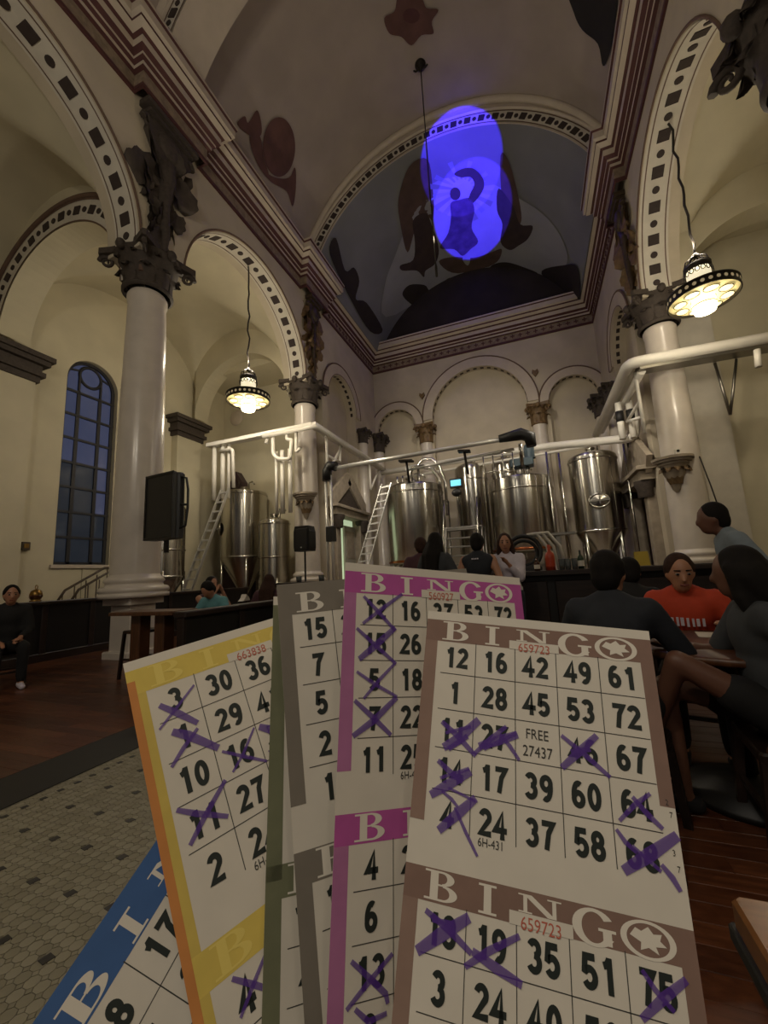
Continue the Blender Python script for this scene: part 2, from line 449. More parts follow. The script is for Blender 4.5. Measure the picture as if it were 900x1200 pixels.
# wall piers from the capitals up to the arch springing
for xn, sg, par in ((XL, -1, wl), (XR, 1, wr)):
    for yc in (-.65, YA, YB):
        mb = MB(); mb.box(min(xn, xn + sg * T), max(xn, xn + sg * T), yc - .52, yc + .52, 7.6, ZS + .1)
        obj('impost', mb, 'plaster', par)
# ---- chancel side walls (with blind arch and doorway), back wall, vaults
def chancel_side(name, xn, sgn, label):
    yA, yZ = 11.75, YK + .35
    ac, ra, zs = 13.35, 1.2, 7.7
    # front sheet with an arched opening, recessed panel behind it
    P = [(yA, .35), (yA, ZTOP), (yZ, ZTOP), (yZ, .35), (ac + ra, .35)] + arc(ac, zs, ra, 0, PI, 20) + [(ac - ra, .35)]
    mb = MB(); mb.prism(P, lambda a, b, t: (xn + sgn * t, a, b), 0, .4)
    mb.box(min(xn + sgn * .4, xn + sgn * .6), max(xn + sgn * .4, xn + sgn * .6), yA, yZ, .35, ZTOP)
    o = struct(name, mb, 'plaster', label)
    mb = MB()
    pts0 = arc(ac, zs, ra, 0, PI, 24); pts1 = arc(ac, zs, ra + .4, 0, PI, 24)
    ring = pts0 + pts1[::-1]
    mb.prism(ring, lambda a, b, t: (xn - sgn * t, a, b), -.01, .07)
    obj('archivolt', mb, 'plaster_trim', o)
    for r_, w_ in ((ra + .42, .03), (ra + .02, .02)):
        mb = MB(); mb.tube([(xn - sgn * .06, ac + r_ * math.cos(PI * k / 24), zs + r_ * math.sin(PI * k / 24)) for k in range(25)], w_, 6); obj('arch_moulding', mb, 'brown_line', o)
    for k in range(15):
        q = PI * (k + .5) / 15
        mb = MB(); mb.box(-.05, .05, -.07, .07, -.01, .012)
        n_ = Vector((0, -math.cos(q), -math.sin(q))); t_ = Vector((0, -math.sin(q), math.cos(q))); x_ = t_.cross(n_)
        put('inlay', fixn(mb.mesh('inlay', 'inlay')), o, mw=frame((xn + sgn * .15, ac + ra * math.cos(q), zs + ra * math.sin(q)), x_, t_, n_))
    return o
wcl = chancel_side('wall_chancel_left', XL, -1, 'left chancel wall with blind arch and pedimented doorway')
wcr = chancel_side('wall_chancel_right', XR, 1, 'right chancel wall with blind arch and doorway')
CB = 2.36
def back_wall():
    zs_c, r_c, zs_s, r_s = 7.95, 2.02, 7.8, .92
    xl, xr = XL - .2, XR + .2; sc = 4.77 - .12 - r_s
    P = [(xl, .3), (xl, 12.1), (xr, 12.1), (xr, .3)]
    for xc, r, z in ((XC + sc, r_s, zs_s), (XC, r_c, zs_c), (XC - sc, r_s, zs_s)):
        P += [(xc + r, .3)] + arc(xc, z, r, 0, PI, 28) + [(xc - r, .3)]
    mb = MB(); mb.prism(P, lambda a, b, t: (a, YK + t, b), 0, .32)
    mb.box(xl, xr, YK + .32, YK + .55, .3, 12.1)
    o = struct('wall_back', mb, 'plaster', 'chancel end wall with three blind arches')
    for xc, r, z in ((XC + sc, r_s, zs_s), (XC, r_c, zs_c), (XC - sc, r_s, zs_s)):
        mb = MB(); k = .42 if r > 1.5 else .34
        mb.prism(arc(xc, z, r, 0, PI, 30) + arc(xc, z, r + k, 0, PI, 30)[::-1], lambda a, b, t: (a, YK - t, b), -.01, .06)
        obj('archivolt', mb, 'plaster_trim', o)
        mb = MB(); mb.tube([(a, YK - .06, b) for a, b in arc(xc, z, r + k + .02, 0, PI, 30)], .028, 6); obj('arch_moulding', mb, 'brown_line', o)
        n = 21 if r > 1.5 else 11
        for i in range(n):
            q = PI * (i + .5) / n
            n_ = Vector((-math.cos(q), 0, -math.sin(q))); t_ = Vector((-math.sin(q), 0, math.cos(q))); x_ = t_.cross(n_)
            bb = MB(); bb.box(-.06, .06, -.075, .075, -.01, .012)
            put('inlay', fixn(bb.mesh('inlay', 'inlay')), o, mw=frame((xc + r * math.cos(q), YK + .14, z + r * math.sin(q)), x_, t_, n_))
    for sx in (-1, 1):
        x = XC + sx * 2.42; mb = MB()
        mb.prism([(x - .13, 9.15), (x, 8.95), (x + .13, 9.15), (x + .1, 9.27), (x, 9.2), (x - .1, 9.27)], lambda a, b, t: (a, YK - t, b), 0, .09)
        obj('leaf_boss', mb, 'capital_gold', o)
    return o
wb = back_wall()
# ---- vaults
VR, VZ = 5.0, 10.5            # nave vault
AR, AZ = 4.62, 10.04          # chancel vault and the ribs
def vault(name, r, zc, y0, y1, m, label, zmin=11.6, ny=24, out=.2):
    a0 = math.asin(min(1, (zmin - zc) / r)); A = [a0 + (PI - 2 * a0) * k / 48 for k in range(49)]
    mb = MB()
    mb.grid([[(XC + r * math.cos(a), y0 + (y1 - y0) * j / ny, zc + r * math.sin(a)) for a in A] for j in range(ny + 1)])
    mb.grid([[(XC + (r + out) * math.cos(a), y0 + (y1 - y0) * j / ny, zc + (r + out) * math.sin(a)) for a in A[::-1]] for j in range(ny + 1)])
    return struct(name, mb, m, label, fix=False)
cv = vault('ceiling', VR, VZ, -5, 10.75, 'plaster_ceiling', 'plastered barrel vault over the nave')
cs = vault('ceiling_chancel', AR - .006, AZ, 10.77, YK, 'mural_sky', 'grey blue painted barrel vault over the chancel')
def rib(y0, y1, name, label, n):
    a0 = math.asin((11.5 - AZ) / AR); N = 60
    A = [a0 + (PI - 2 * a0) * k / N for k in range(N + 1)]
    mb = MB()
    poly = [(XC + AR * math.cos(a), AZ + AR * math.sin(a)) for a in A] + [(XC + (VR + .1) * math.cos(a), VZ + (VR + .1) * math.sin(a)) for a in A[::-1]]
    mb.prism(poly, lambda a, b, t: (a, t, b), y1, y0)
    o = struct(name, mb, 'plaster_trim', label)
    # painted band on the front face
    w0, w1 = .03, .40
    mb = MB()
    for r0, r1, m_, off in ((w0, w1, 0, .012), (w0, w0 + .03, 1, .02), (w1 - .03, w1, 1, .02)):
        mb.grid([[(XC + (AR + r) * math.cos(a), y0 - off, AZ + (AR + r) * math.sin(a)) for r in (r1, r0)] for a in A], m_)
    obj('arch_band', mb, ['band_white', 'brown_line'], o, fix=False)
    for k in range(n):
        a = a0 + (PI - 2 * a0) * (k + .5) / n
        if math.sin(a) * (AR + .2) + AZ < 11.7: continue
        er = Vector((math.cos(a), 0, math.sin(a))); et = Vector((math.sin(a), 0, -math.cos(a)))
        put('inlay', sqm if k % 2 else dsm, o, mw=frame((XC + (AR + .215) * math.cos(a), y0 - .018, AZ + (AR + .215) * math.sin(a)), et, er, (0, -1, 0), .82))
    # outer roll moulding where the rib meets the vault
    for rr_, cz, w_, m_ in ((AR + .46, AZ, .05, 'plaster_trim'), (VR - .05, VZ, .12, 'plaster_trim')):
        mb = MB(); mb.tube([(XC + rr_ * math.cos(a), y0 - .02, cz + rr_ * math.sin(a)) for a in A], w_, 8); obj('roll_moulding', mb, m_, o)
    return o
rb = rib(10.75, 11.6, 'trim_2', 'broad chancel arch with a band of dark squares and dots', 57)
rb2 = rib(4.75, 5.6, 'trim_3', 'transverse rib across the nave vault with dotted band', 57)
# end lunette above the back cornice, painted dark
a0 = 0.0
mb = MB(); mb.prism(arc(XC, AZ, AR + .15, .3, PI - .3, 40), lambda a, b, t: (a, YK + t, b), 0, .25)
lun = struct('wall_lunette', mb, 'mural_dark', 'dark painted lunette wall above the chancel end cornice')
# ---- cornice with breaks above the columns
prof = [(0, 10.72), (.05, 10.72), (.05, 10.8), (.03, 10.82), (.03, 11.1), (.10, 11.12), (.10, 11.2), (.16, 11.24), (.16, 11.3), (.24, 11.36), (.24, 11.52), (.30, 11.55), (.40, 11.62), (.40, 11.68), (.46, 11.72), (.46, 11.9), (.50, 11.93), (.50, 12.0), (-.35, 12.05)]
pm = [0, 1, 1, 2, 1, 3, 3, 1, 1, 3, 1, 1, 3, 1, 3, 1, 3, 3]
pm = [1, 1, 1, 2, 1, 0, 1, 0, 1, 0, 1, 0, 1, 0, 0, 1, 0, 0]
BR = .24
def plan():
    P = [(XL, -5)]
    for y in (-.65, YA): P += [(XL, y - .78), (XL + BR, y - .78), (XL + BR, y + .78), (XL, y + .78)]
    P += [(XL, YB - .78), (XL + BR, YB - .78), (XL + BR, YB + .66), (XL, YB + .66), (XL, YK), (XR, YK), (XR, YB + .66), (XR - BR, YB + .66), (XR - BR, YB - .78), (XR, YB - .78)]
    for y in (YA, -.65): P += [(XR, y + .78), (XR - BR, y + .78), (XR - BR, y - .78), (XR, y - .78)]
    return P + [(XR, -5)]
PL = [Vector(p) for p in plan()]
rows = []
for i, p in enumerate(PL):
    d0 = (p - PL[i - 1]).normalized() if i else (PL[1] - p).normalized()
    d1 = (PL[i + 1] - p).normalized() if i < len(PL) - 1 else d0
    n0, n1 = Vector((d0.y, -d0.x)), Vector((d1.y, -d1.x))
    m_ = (n0 + n1); m_ = m_ / max(m_.dot(n0), .3)
    rows.append([(p.x + m_.x * o, p.y + m_.y * o, z) for o, z in prof])
mb = MB()
for i in range(len(rows) - 1):
    for k in range(len(prof) - 1):
        b = len(mb.v); mb.v += [rows[i][k], rows[i + 1][k], rows[i + 1][k + 1], rows[i][k + 1]]; mb.face([b, b + 1, b + 2, b + 3], pm[k])
tr = struct('trim_1', mb, ['plaster_trim', 'maroon', 'frieze'], 'stepped cornice running round nave and chancel', fix=False)
fl = MB()
fl.prism([(-.085, -.02), (-.02, -.02), (-.02, -.085), (.02, -.085), (.02, -.02), (.085, -.02), (.085, .02), (.02, .02), (.02, .085), (-.02, .085), (-.02, .02), (-.085, .02)], lambda x, y, t: (x, y, t), -.01, .012)
flm = fixn(fl.mesh('frieze_cross', 'maroon'))
for k in range(30):
    x = XL + .3 + k * (XR - XL - .6) / 29
    put('frieze_cross', flm, tr, mw=frame((x, YK - .035, 10.96), (1, 0, 0), (0, 0, 1), (0, -1, 0)))
for k in range(16):
    y = YB + .9 + k * (YK - YB - 1.2) / 15
    put('frieze_cross', flm, tr, mw=frame((XL + .035, y, 10.96), (0, 1, 0), (0, 0, 1), (1, 0, 0)))
    put('frieze_cross', flm, tr, mw=frame((XR - .035, y, 10.96), (0, -1, 0), (0, 0, 1), (-1, 0, 0)))
# ---- aisles: outer walls, end walls, groin vaults
XO = -11.5
mb = MB()
wy0, wy1, wz0, wz1 = 6.66, 8.09, 1.86, 7.02; wc = (wy0 + wy1) / 2; wrr = (wy1 - wy0) / 2
P = [(-5, 0), (-5, 10.4), (13, 10.4), (13, 0), (wc + .01, 0), (wc + .01, wz0), (wy1, wz0)] + arc(wc, wz1, wrr, 0, PI, 24) + [(wy0, wz0), (wc - .01, wz0), (wc - .01, 0)]
mb.prism(P, lambda a, b, t: (XO - t, a, b), 0, .45)
wal = struct('wall_aisle_left', mb, 'plaster_aisle', 'outer wall of the left aisle around the tall window')
mb = MB(); mb.box(XO, XL - T + .2, 12.6, 12.9, 0, 10.4)
wae = struct('wall_aisle_end_left', mb, 'plaster_aisle', 'end wall of the left aisle behind the tanks')
XQ = 8.2
mb = MB(); mb.box(XQ, XQ + .3, -5, 12.6, 0, 10.4); war = struct('wall_aisle_right', mb, 'plaster_aisle', 'outer wall of the right aisle')
mb = MB(); mb.box(XR + .5, XQ, 12.25, 12.6, 0, 10.4); 
waf = struct('wall_aisle_end_right', mb, 'plaster_aisle', 'cream end wall of the right aisle with white pilaster')
mb = MB(); mb.box(3.6, 4.86, 11.95, 12.26, 0, 10.3); obj('pilaster', mb, 'band_white', waf)
mb = MB(); mb.box(XR + 1.4, XQ, 12.2, 12.26, 0, .98); mb.box(XR + 1.4, XQ, 12.17, 12.27, .98, 1.04); bb = struct('baseboard_right', mb, 'dark_wood', 'dark wooden dado along the right aisle wall')
# pilasters and their caps on the outer wall
for yc in (5.3, 10.62):
    mb = MB(); mb.box(XO - .02, XO + .28, yc - .55, yc + .5, 0, 7.0); obj('pilaster', mb, 'plaster_aisle', wal)
    mb = MB()
    for i, (o_, z0, z1) in enumerate(((.34, 6.35, 6.5), (.42, 6.5, 6.62), (.36, 6.62, 6.8), (.48, 6.8, 6.92), (.55, 6.92, 7.05))):
        mb.box(XO - .02, XO + o_, yc - .27 - o_, yc + .22 + o_, z0, z1)
    obj('pilaster_cap', mb, 'capital', wal)
def groin(name, x0, x1, y0, y1, label):
    xc, rx, yc, ry = (x0 + x1) / 2, (x1 - x0) / 2, (y0 + y1) / 2, (y1 - y0) / 2
    N = 40; mb = MB(); P = []
    for i in range(N + 1):
        row = []
        for j in range(N + 1):
            u, v = -math.cos(PI * i / N), -math.cos(PI * j / N)
            z = ZS + .1 + 2.42 * max(math.sqrt(max(0, 1 - u * u)), math.sqrt(max(0, 1 - v * v)))
            row.append((xc + rx * u, yc + ry * v, z))
        P.append(row)
    mb.grid(P)
    return struct(name, mb, 'plaster_aisle', label, fix=False)
groin('ceiling_aisle_left', XO, XL - T + .02, 5.4, 11.2, 'groin vault of the left aisle by the tall window')
groin('ceiling_aisle_left', XO, XL - T + .02, -.6, 5.2, 'nearer groin vault of the left aisle')
groin('ceiling_aisle_right', XR + T - .02, XQ, 5.4, 11.2, 'groin vault of the right aisle beyond the hanging lamp')
groin('ceiling_aisle_right', XR + T - .02, XQ, -.6, 5.2, 'nearer groin vault of the right aisle')
mb = MB(); mb.box(XO, XL - T, 11.2, 12.7, 8.9, 9.2); struct('ceiling_aisle_end', mb, 'plaster_aisle', 'plain ceiling at the end of the left aisle')
mb = MB(); mb.box(XR + T, XQ, 11.2, 12.4, 9.6, 9.9); struct('ceiling_aisle_end', mb, 'plaster_aisle', 'plain ceiling at the end of the right aisle')
def aisle_arch(xa, xb, yc, name, label, dec=True):
    xc, r = (xa + xb) / 2, (xb - xa) / 2
    P = arc(xc, ZS - .5, r, 0, PI, 36) + [(xa - .0, 10.3), (xb, 10.3)]
    mb = MB(); mb.prism(P, lambda a, b, t: (a, t, b), yc + .32, yc - .32)
    o = struct(name, mb, 'plaster_aisle', label)
    if dec:
        mb = MB(); A = [PI * k / 40 for k in range(41)]
        for r0, r1, m_, off in ((.02, .52, 0, .012), (.0, .035, 1, .02), (.5, .55, 1, .02)):
            mb.grid([[(xc + (r + q) * math.cos(a), yc - .32 - off, ZS - .5 + (r + q) * math.sin(a)) for q in (r1, r0)] for a in A], m_)
        obj('arch_band', mb, ['band_white', 'brown_line'], o, fix=False)
        for k in range(27):
            a = PI * (k + .5) / 27; er = Vector((math.cos(a), 0, math.sin(a))); et = Vector((math.sin(a), 0, -math.cos(a)))
            put('inlay', sqm if k % 2 else dsm, o, mw=frame((xc + (r + .27) * math.cos(a), yc - .338, ZS - .5 + (r + .27) * math.sin(a)), et, er, (0, -1, 0), .85))
        mb = MB(); mb.tube([(xc + (r + .6) * math.cos(a), yc - .34, ZS - .5 + (r + .6) * math.sin(a)) for a in A], .05, 8); obj('roll_moulding', mb, 'brown_line', o)
    return o
aisle_arch(XO + .3, XL - T + .1, YA, 'trim_4', 'transverse arch across the left aisle with a dotted white band')
aisle_arch(XO + .3, XL - T + .1, 11.1, 'trim_5', 'plain transverse arch at the end of the left aisle', False)
aisle_arch(XR + T - .1, XQ - .3, 11.1, 'trim_6', 'plain transverse arch at the end of the right aisle', False)
# ---- tall window
mb = MB()
fx0, fx1 = XO - .22, XO - .14
frm = MB(); outer = [(wy1, wz0)] + arc(wc, wz1, wrr, 0, PI, 24) + [(wy0, wz0)]
inner = [(wy1 - .09, wz0 + .08)] + arc(wc, wz1, wrr - .09, 0, PI, 24) + [(wy0 + .09, wz0 + .08)]
n = len(outer)
for i in range(n):
    j = (i + 1) % n
    b = len(frm.v)
    for x in (fx0, fx1): frm.v += [(x,) + outer[i], (x,) + outer[j], (x,) + inner[j], (x,) + inner[i]]
    for q in ((0, 1, 2, 3), (4, 5, 6, 7), (0, 1, 5, 4), (2, 3, 7, 6)): frm.face([b + t for t in q])
win = tag(obj('window_1', frm, 'mullion'), 'tall round headed window showing blue dusk', None, None, 'structure')
ys = [wy0 + .05, wy0 + .42, wy1 - .42, wy1 - .05]
zs = [wz0 + .05 + k * (wz1 - .35 - wz0) / 7 for k in range(8)]
for y in ys[1:3]:
    mb = MB(); mb.box(fx0, fx1, y - .045, y + .045, wz0, wz1 - .25); obj('mullion', mb, 'mullion', win)
for z in zs[1:]:
    mb = MB(); mb.box(fx0 - .0, fx1 + .01, wy0, wy1, z - .032, z + .032); obj('glazing_bar', mb, 'mullion', win)
for i in range(3):
    for k in range(7):
        mb = MB(); mb.box(fx0 + .03, fx0 + .04, ys[i], ys[i + 1], zs[k], zs[k + 1])
        obj('pane', mb, 'pane_dusk' if k > 3 or (i == 2 and k > 1) else 'pane_dusk_low', win)
rc = .3; zc_ = wz1 + .28
mb = MB(); mb.tube([(fx0 + .04, wc + rc * math.cos(a), zc_ + rc * math.sin(a)) for a in [2 * PI * k / 24 for k in range(24)]], .045, 6, closed=True); obj('oculus_bar', mb, 'mullion', win)
mb = MB(); mb.prism(arc(wc, zc_, rc - .02, 0, 2 * PI * 23 / 24, 23), lambda a, b, t: (fx0 + .03 + t, a, b), 0, .01); obj('pane', mb, 'pane_dusk', win)
mb = MB(); mb.prism([(wy1 - .05, zs[7])] + arc(wc, wz1, wrr - .05, 0, PI, 20) + [(wy0 + .05, zs[7])], lambda a, b, t: (fx0 + .02 + t, a, b), 0, .008); obj('pane', mb, 'pane_dusk', win)
for s_ in (-1, 1):
    mb = MB(); mb.box(fx0, fx1, wc + s_ * .3 - .025, wc + s_ * .3 + .025, zs[7], zc_ - .0); obj('mullion', mb, 'mullion', win)
    mb = MB(); mb.beam((fx0 + .04, wc + s_ * .28, zc_ + .1), (fx0 + .04, wc + s_ * .62, wz1 + .3), .04, .05); obj('glazing_bar', mb, 'mullion', win)
mb = MB(); mb.box(XO - .14, XO + .06, wy0 - .08, wy1 + .08, wz0 - .09, wz0); obj('window_sill', mb, 'plaster_trim', win)
# ================================================================== COLUMNS
lf = MB()   # acanthus leaf, base at origin, grows up +z and curls outwards +x
NL = 7
rowsL = []
for i in range(NL + 1):
    t = i / NL; wd = .16 * (math.sin(PI * min(1, t * .85 + .12)) ** .7) * (1 + .22 * (i % 2)); out = .02 + .13 * t ** 3 + (.03 if t > .8 else 0); zz = .42 * math.sin(t * PI * .56) / math.sin(PI * .5) if t < .9 else .42 - (t - .9) * .9
    rowsL.append([(out + (.03 if j in (0, 4) else 0) * -1 + (.02 if j == 2 else 0), wd * (j - 2) / 2, zz) for j in range(5)])
lf.grid(rowsL); lf.grid([[(x - .022, y, z) for x, y, z in r[::-1]] for r in rowsL])
leaf_mesh = {m: fixn(lf.mesh('leaf', m)) for m in ('capital', 'capital_gold')}
vt = MB()
sp = [(.10 * (1 - k / 22) * math.cos(k * .55), .10 * (1 - k / 22) * math.sin(k * .55)) for k in range(20)]
vt.tube([(x, 0, z) for x, z in sp], [.035 * (1 - k / 30) for k in range(20)], 6)
volute_mesh = {m: fixn(vt.mesh('volute', m)) for m in ('capital', 'capital_gold')}
def capital(parent, m, r, z0, h, half=False):
    k = h / .8
    cap_ = MB(); cap_.lathe([(r * .98, z0), (r * 1.1, z0 + .03 * k), (r * 1.1, z0 + .07 * k), (r * .96, z0 + .1 * k), (r * 1.0, z0 + .4 * k), (r * 1.25, z0 + .6 * k), (r * 1.5, z0 + .68 * k)], 24)
    c = obj('capital', cap_, m, parent)
    for ring_, (zz, sc, n, of) in enumerate(((z0 + .07 * k, .8 * k, 8, 0), (z0 + .26 * k, .95 * k, 8, PI / 8))):
        for i in range(n):
            a = of + 2 * PI * i / n
            o = put('leaf', leaf_mesh[m], c, (r * .95 * math.cos(a), r * .95 * math.sin(a), zz)); o.rotation_euler = (0, 0, a); o.scale = (sc * 1.15, sc * r / .37, sc)
    for i in range(4):
        a = PI / 4 + PI / 2 * i
        o = put('volute', volute_mesh[m], c, (r * 1.72 * math.cos(a), r * 1.72 * math.sin(a), z0 + .56 * k)); o.rotation_euler = (0, 0, a); o.scale = (1.2 * k,) * 3
    ab = MB(); q = r * 1.62; P = []
    for i in range(4):
        a = PI / 4 + PI / 2 * i; b = a + PI / 2
        p0 = Vector((math.cos(a), math.sin(a))) * q * 1.38; p1 = Vector((math.cos(b), math.sin(b))) * q * 1.38
        n_ = Vector((math.cos((a + b) / 2), math.sin((a + b) / 2)))
        for t in range(6):
            u = .06 + .88 * t / 5; w_ = p0.lerp(p1, u) - n_ * (.22 * q * math.sin(PI * u)); P.append(tuple(w_))
    ab.prism(P, lambda x, y, t: (x, y, t), z0 + .68 * k, z0 + .8 * k); obj('abacus', ab, m, c)
    for i in range(4):
        a = PI / 2 * i; ro = MB(); ro.ell((q * .9 * math.cos(a), q * .9 * math.sin(a), z0 + .7 * k), (.09 * k, .09 * k, .1 * k), 8, 6); obj('rosette', ro, m, c)
def column(x, y, label, m='capital', top=6.96, ped=1.0, big=False):
    if big: top = 6.55
    t = thing('stone_column', label, 'column', (x, y, 0), 0, 'nave columns')
    mb = MB(); mb.cbox(-.32, .32, -.32, .32, 0, .12, .02); mb.cbox(-.25, .25, -.25, .25, .12, ped - .1, .02); mb.cbox(-.34, .34, -.34, .34, ped - .1, ped + .02, .02); obj('pedestal', mb, 'column', t)
    mb = MB(); z = ped + .02
    mb.lathe([(.0, z), (.56, z), (.56, z + .07)] + [(.5 + .06 * math.cos(a), z + .13 + .06 * math.sin(a)) for a in (-1.2, -.6, 0, .6, 1.2)] + [(.46, z + .2), (.45, z + .24)] + [(.44 + .045 * math.cos(a), z + .29 + .045 * math.sin(a)) for a in (-1.2, 0, 1.2)] + [(.42, z + .36), (.4, z + .4)], 40); obj('base', mb, 'column', t)
    mb = MB(); z0 = z + .4; H = top - z0
    mb.lathe([(.4, z0), (.397, z0 + H * .2), (.388, z0 + H * .4), (.374, z0 + H * .6), (.356, z0 + H * .8), (.335, z0 + H * .96), (.36, z0 + H * .975), (.36, z0 + H * .99), (.33, top)], 48); obj('shaft', mb, 'column', t)
    capital(t, m, .4 if big else .42, top, 1.2 if big else .84)
    return t
column(XL - .38, YA, 'tall pale column left of the pendant lamp, carrying the black flat screen')
column(XL - .38, YB, 'pale column beside the black loudspeaker, with a carved corbel shelf', 'capital')
column(XR + .38, YA, 'nearest right column, only its dark capital showing at the top right corner', big=True)
column(XR + .38, YB, 'pale column behind the right hand table, beside the tallest steel tank', 'capital')
# chancel half columns
for x, lab in ((XC - CB, 'engaged column left of the middle arch on the chancel end wall'), (XC + CB, 'engaged column right of the middle arch on the chancel end wall')):
    t = thing('engaged_column', lab, 'column', (x, YK - .02, .35), 0, 'chancel end wall columns')
    mb = MB(); mb.lathe([(.4, 0), (.4, .3), (.3, .35), (.29, 3), (.27, 6.5)], 28); obj('shaft', mb, 'column', t)
    capital(t, 'capital_gold', .29, 6.5, .85)
for x, s_, lab in ((XL, 1, 'corner column at the left end of the chancel end wall'), (XR, -1, 'corner column at the right end of the chancel end wall')):
    t = thing('corner_column', lab, 'column', (x + s_ * .12, YK - .1, .35), 0, 'chancel corner columns')
    mb = MB(); mb.lathe([(.36, 0), (.36, .3), (.28, .35), (.27, 3), (.25, 6.4)], 28); obj('shaft', mb, 'column', t)
    capital(t, 'capital', .28, 6.4, .85)
t = thing('corner_column', 'slim column with a dark capital in the middle of the left chancel wall', 'column', (XL + .12, 14.95, .35))
mb = MB(); mb.lathe([(.3, 0), (.3, .3), (.23, .35), (.22, 3), (.2, 6.3)], 24); obj('shaft', mb, 'column', t); capital(t, 'capital', .22, 6.3, .6)
t = thing('corner_column', 'slim column with a dark capital in the middle of the right chancel wall', 'column', (XR - .12, 14.95, .35))
mb = MB(); mb.lathe([(.3, 0), (.3, .3), (.23, .35), (.22, 3), (.2, 6.3)], 24); obj('shaft', mb, 'column', t); capital(t, 'capital', .22, 6.3, .6)
# ---- carved brackets below the cornice breaks
def bracket_ornament(x, y, s_, label, m, w=1.0, L=2.6):
    t = thing('carved_bracket', label, 'carving', (x, y, 10.7), 0 if s_ > 0 else PI, 'carved brackets under the cornice')
    mb = MB(); mb.cbox(0, .28, -.42 * w, .42 * w, -.1, .02, .02); mb.cbox(0, .22, -.36 * w, .36 * w, -.2, -.1, .02); obj('top_block', mb, m, t)
    mb = MB(); mb.prism([(-.3 * w, -.2), (.3 * w, -.2), (.34 * w, -.5), (.2 * w, -.85), (0, -1.0), (-.2 * w, -.85), (-.34 * w, -.5)], lambda a, b, q: (q, a, b), 0, .14); mb.ell((.14, 0, -.5), (.1, .2 * w, .28), 12, 8); obj('shield', mb, m, t)
    for sy in (-1, 1):
        mb = MB(); mb.tube([(.1, sy * (.34 * w + .1 * math.cos(k * .5) * (1 - k / 20)), -.38 + .16 * math.sin(k * .5) * (1 - k / 20)) for k in range(16)], [.06 * (1 - k / 24) for k in range(16)], 6); obj('scroll', mb, m, t)
    rnd = random.Random(int(y * 100))
    for k in range(26):
        u = k / 25; o = put('leaf', leaf_mesh['capital' if m != 'bronze' else 'capital_gold'], t, (.03, (rnd.uniform(-1, 1)) * (.42 * (1 - u) + .06) * w, -.35 - u * (L - .6)))
        sc = rnd.uniform(.85, 1.25) * (1.5 - .8 * u) * (.75 + .3 * w); o.rotation_euler = (rnd.uniform(-.9, .9), PI + rnd.uniform(-.25, .1), rnd.uniform(-.5, .5)); o.scale = (sc, sc, sc)
    mb = MB(); mb.tube([(.06, .03 * math.sin(k), -.9 - k * (L - .9) / 10) for k in range(11)], [.11 * w * (1 - k / 12) + .025 for k in range(11)], 7); obj('garland_stem', mb, m, t)
    return t
bracket_ornament(XL, YA - .05, 1, 'dark carved bracket with hanging garland above the tall left column', 'capital', 1.5, 3.0)
bracket_ornament(XL, YB - .1, 1, 'bronze coloured carved bracket left of the apse painting', 'bronze', .9, 2.9)
bracket_ornament(XR, YB - .1, -1, 'bronze coloured carved bracket right of the apse painting', 'bronze', 1.0, 2.9)
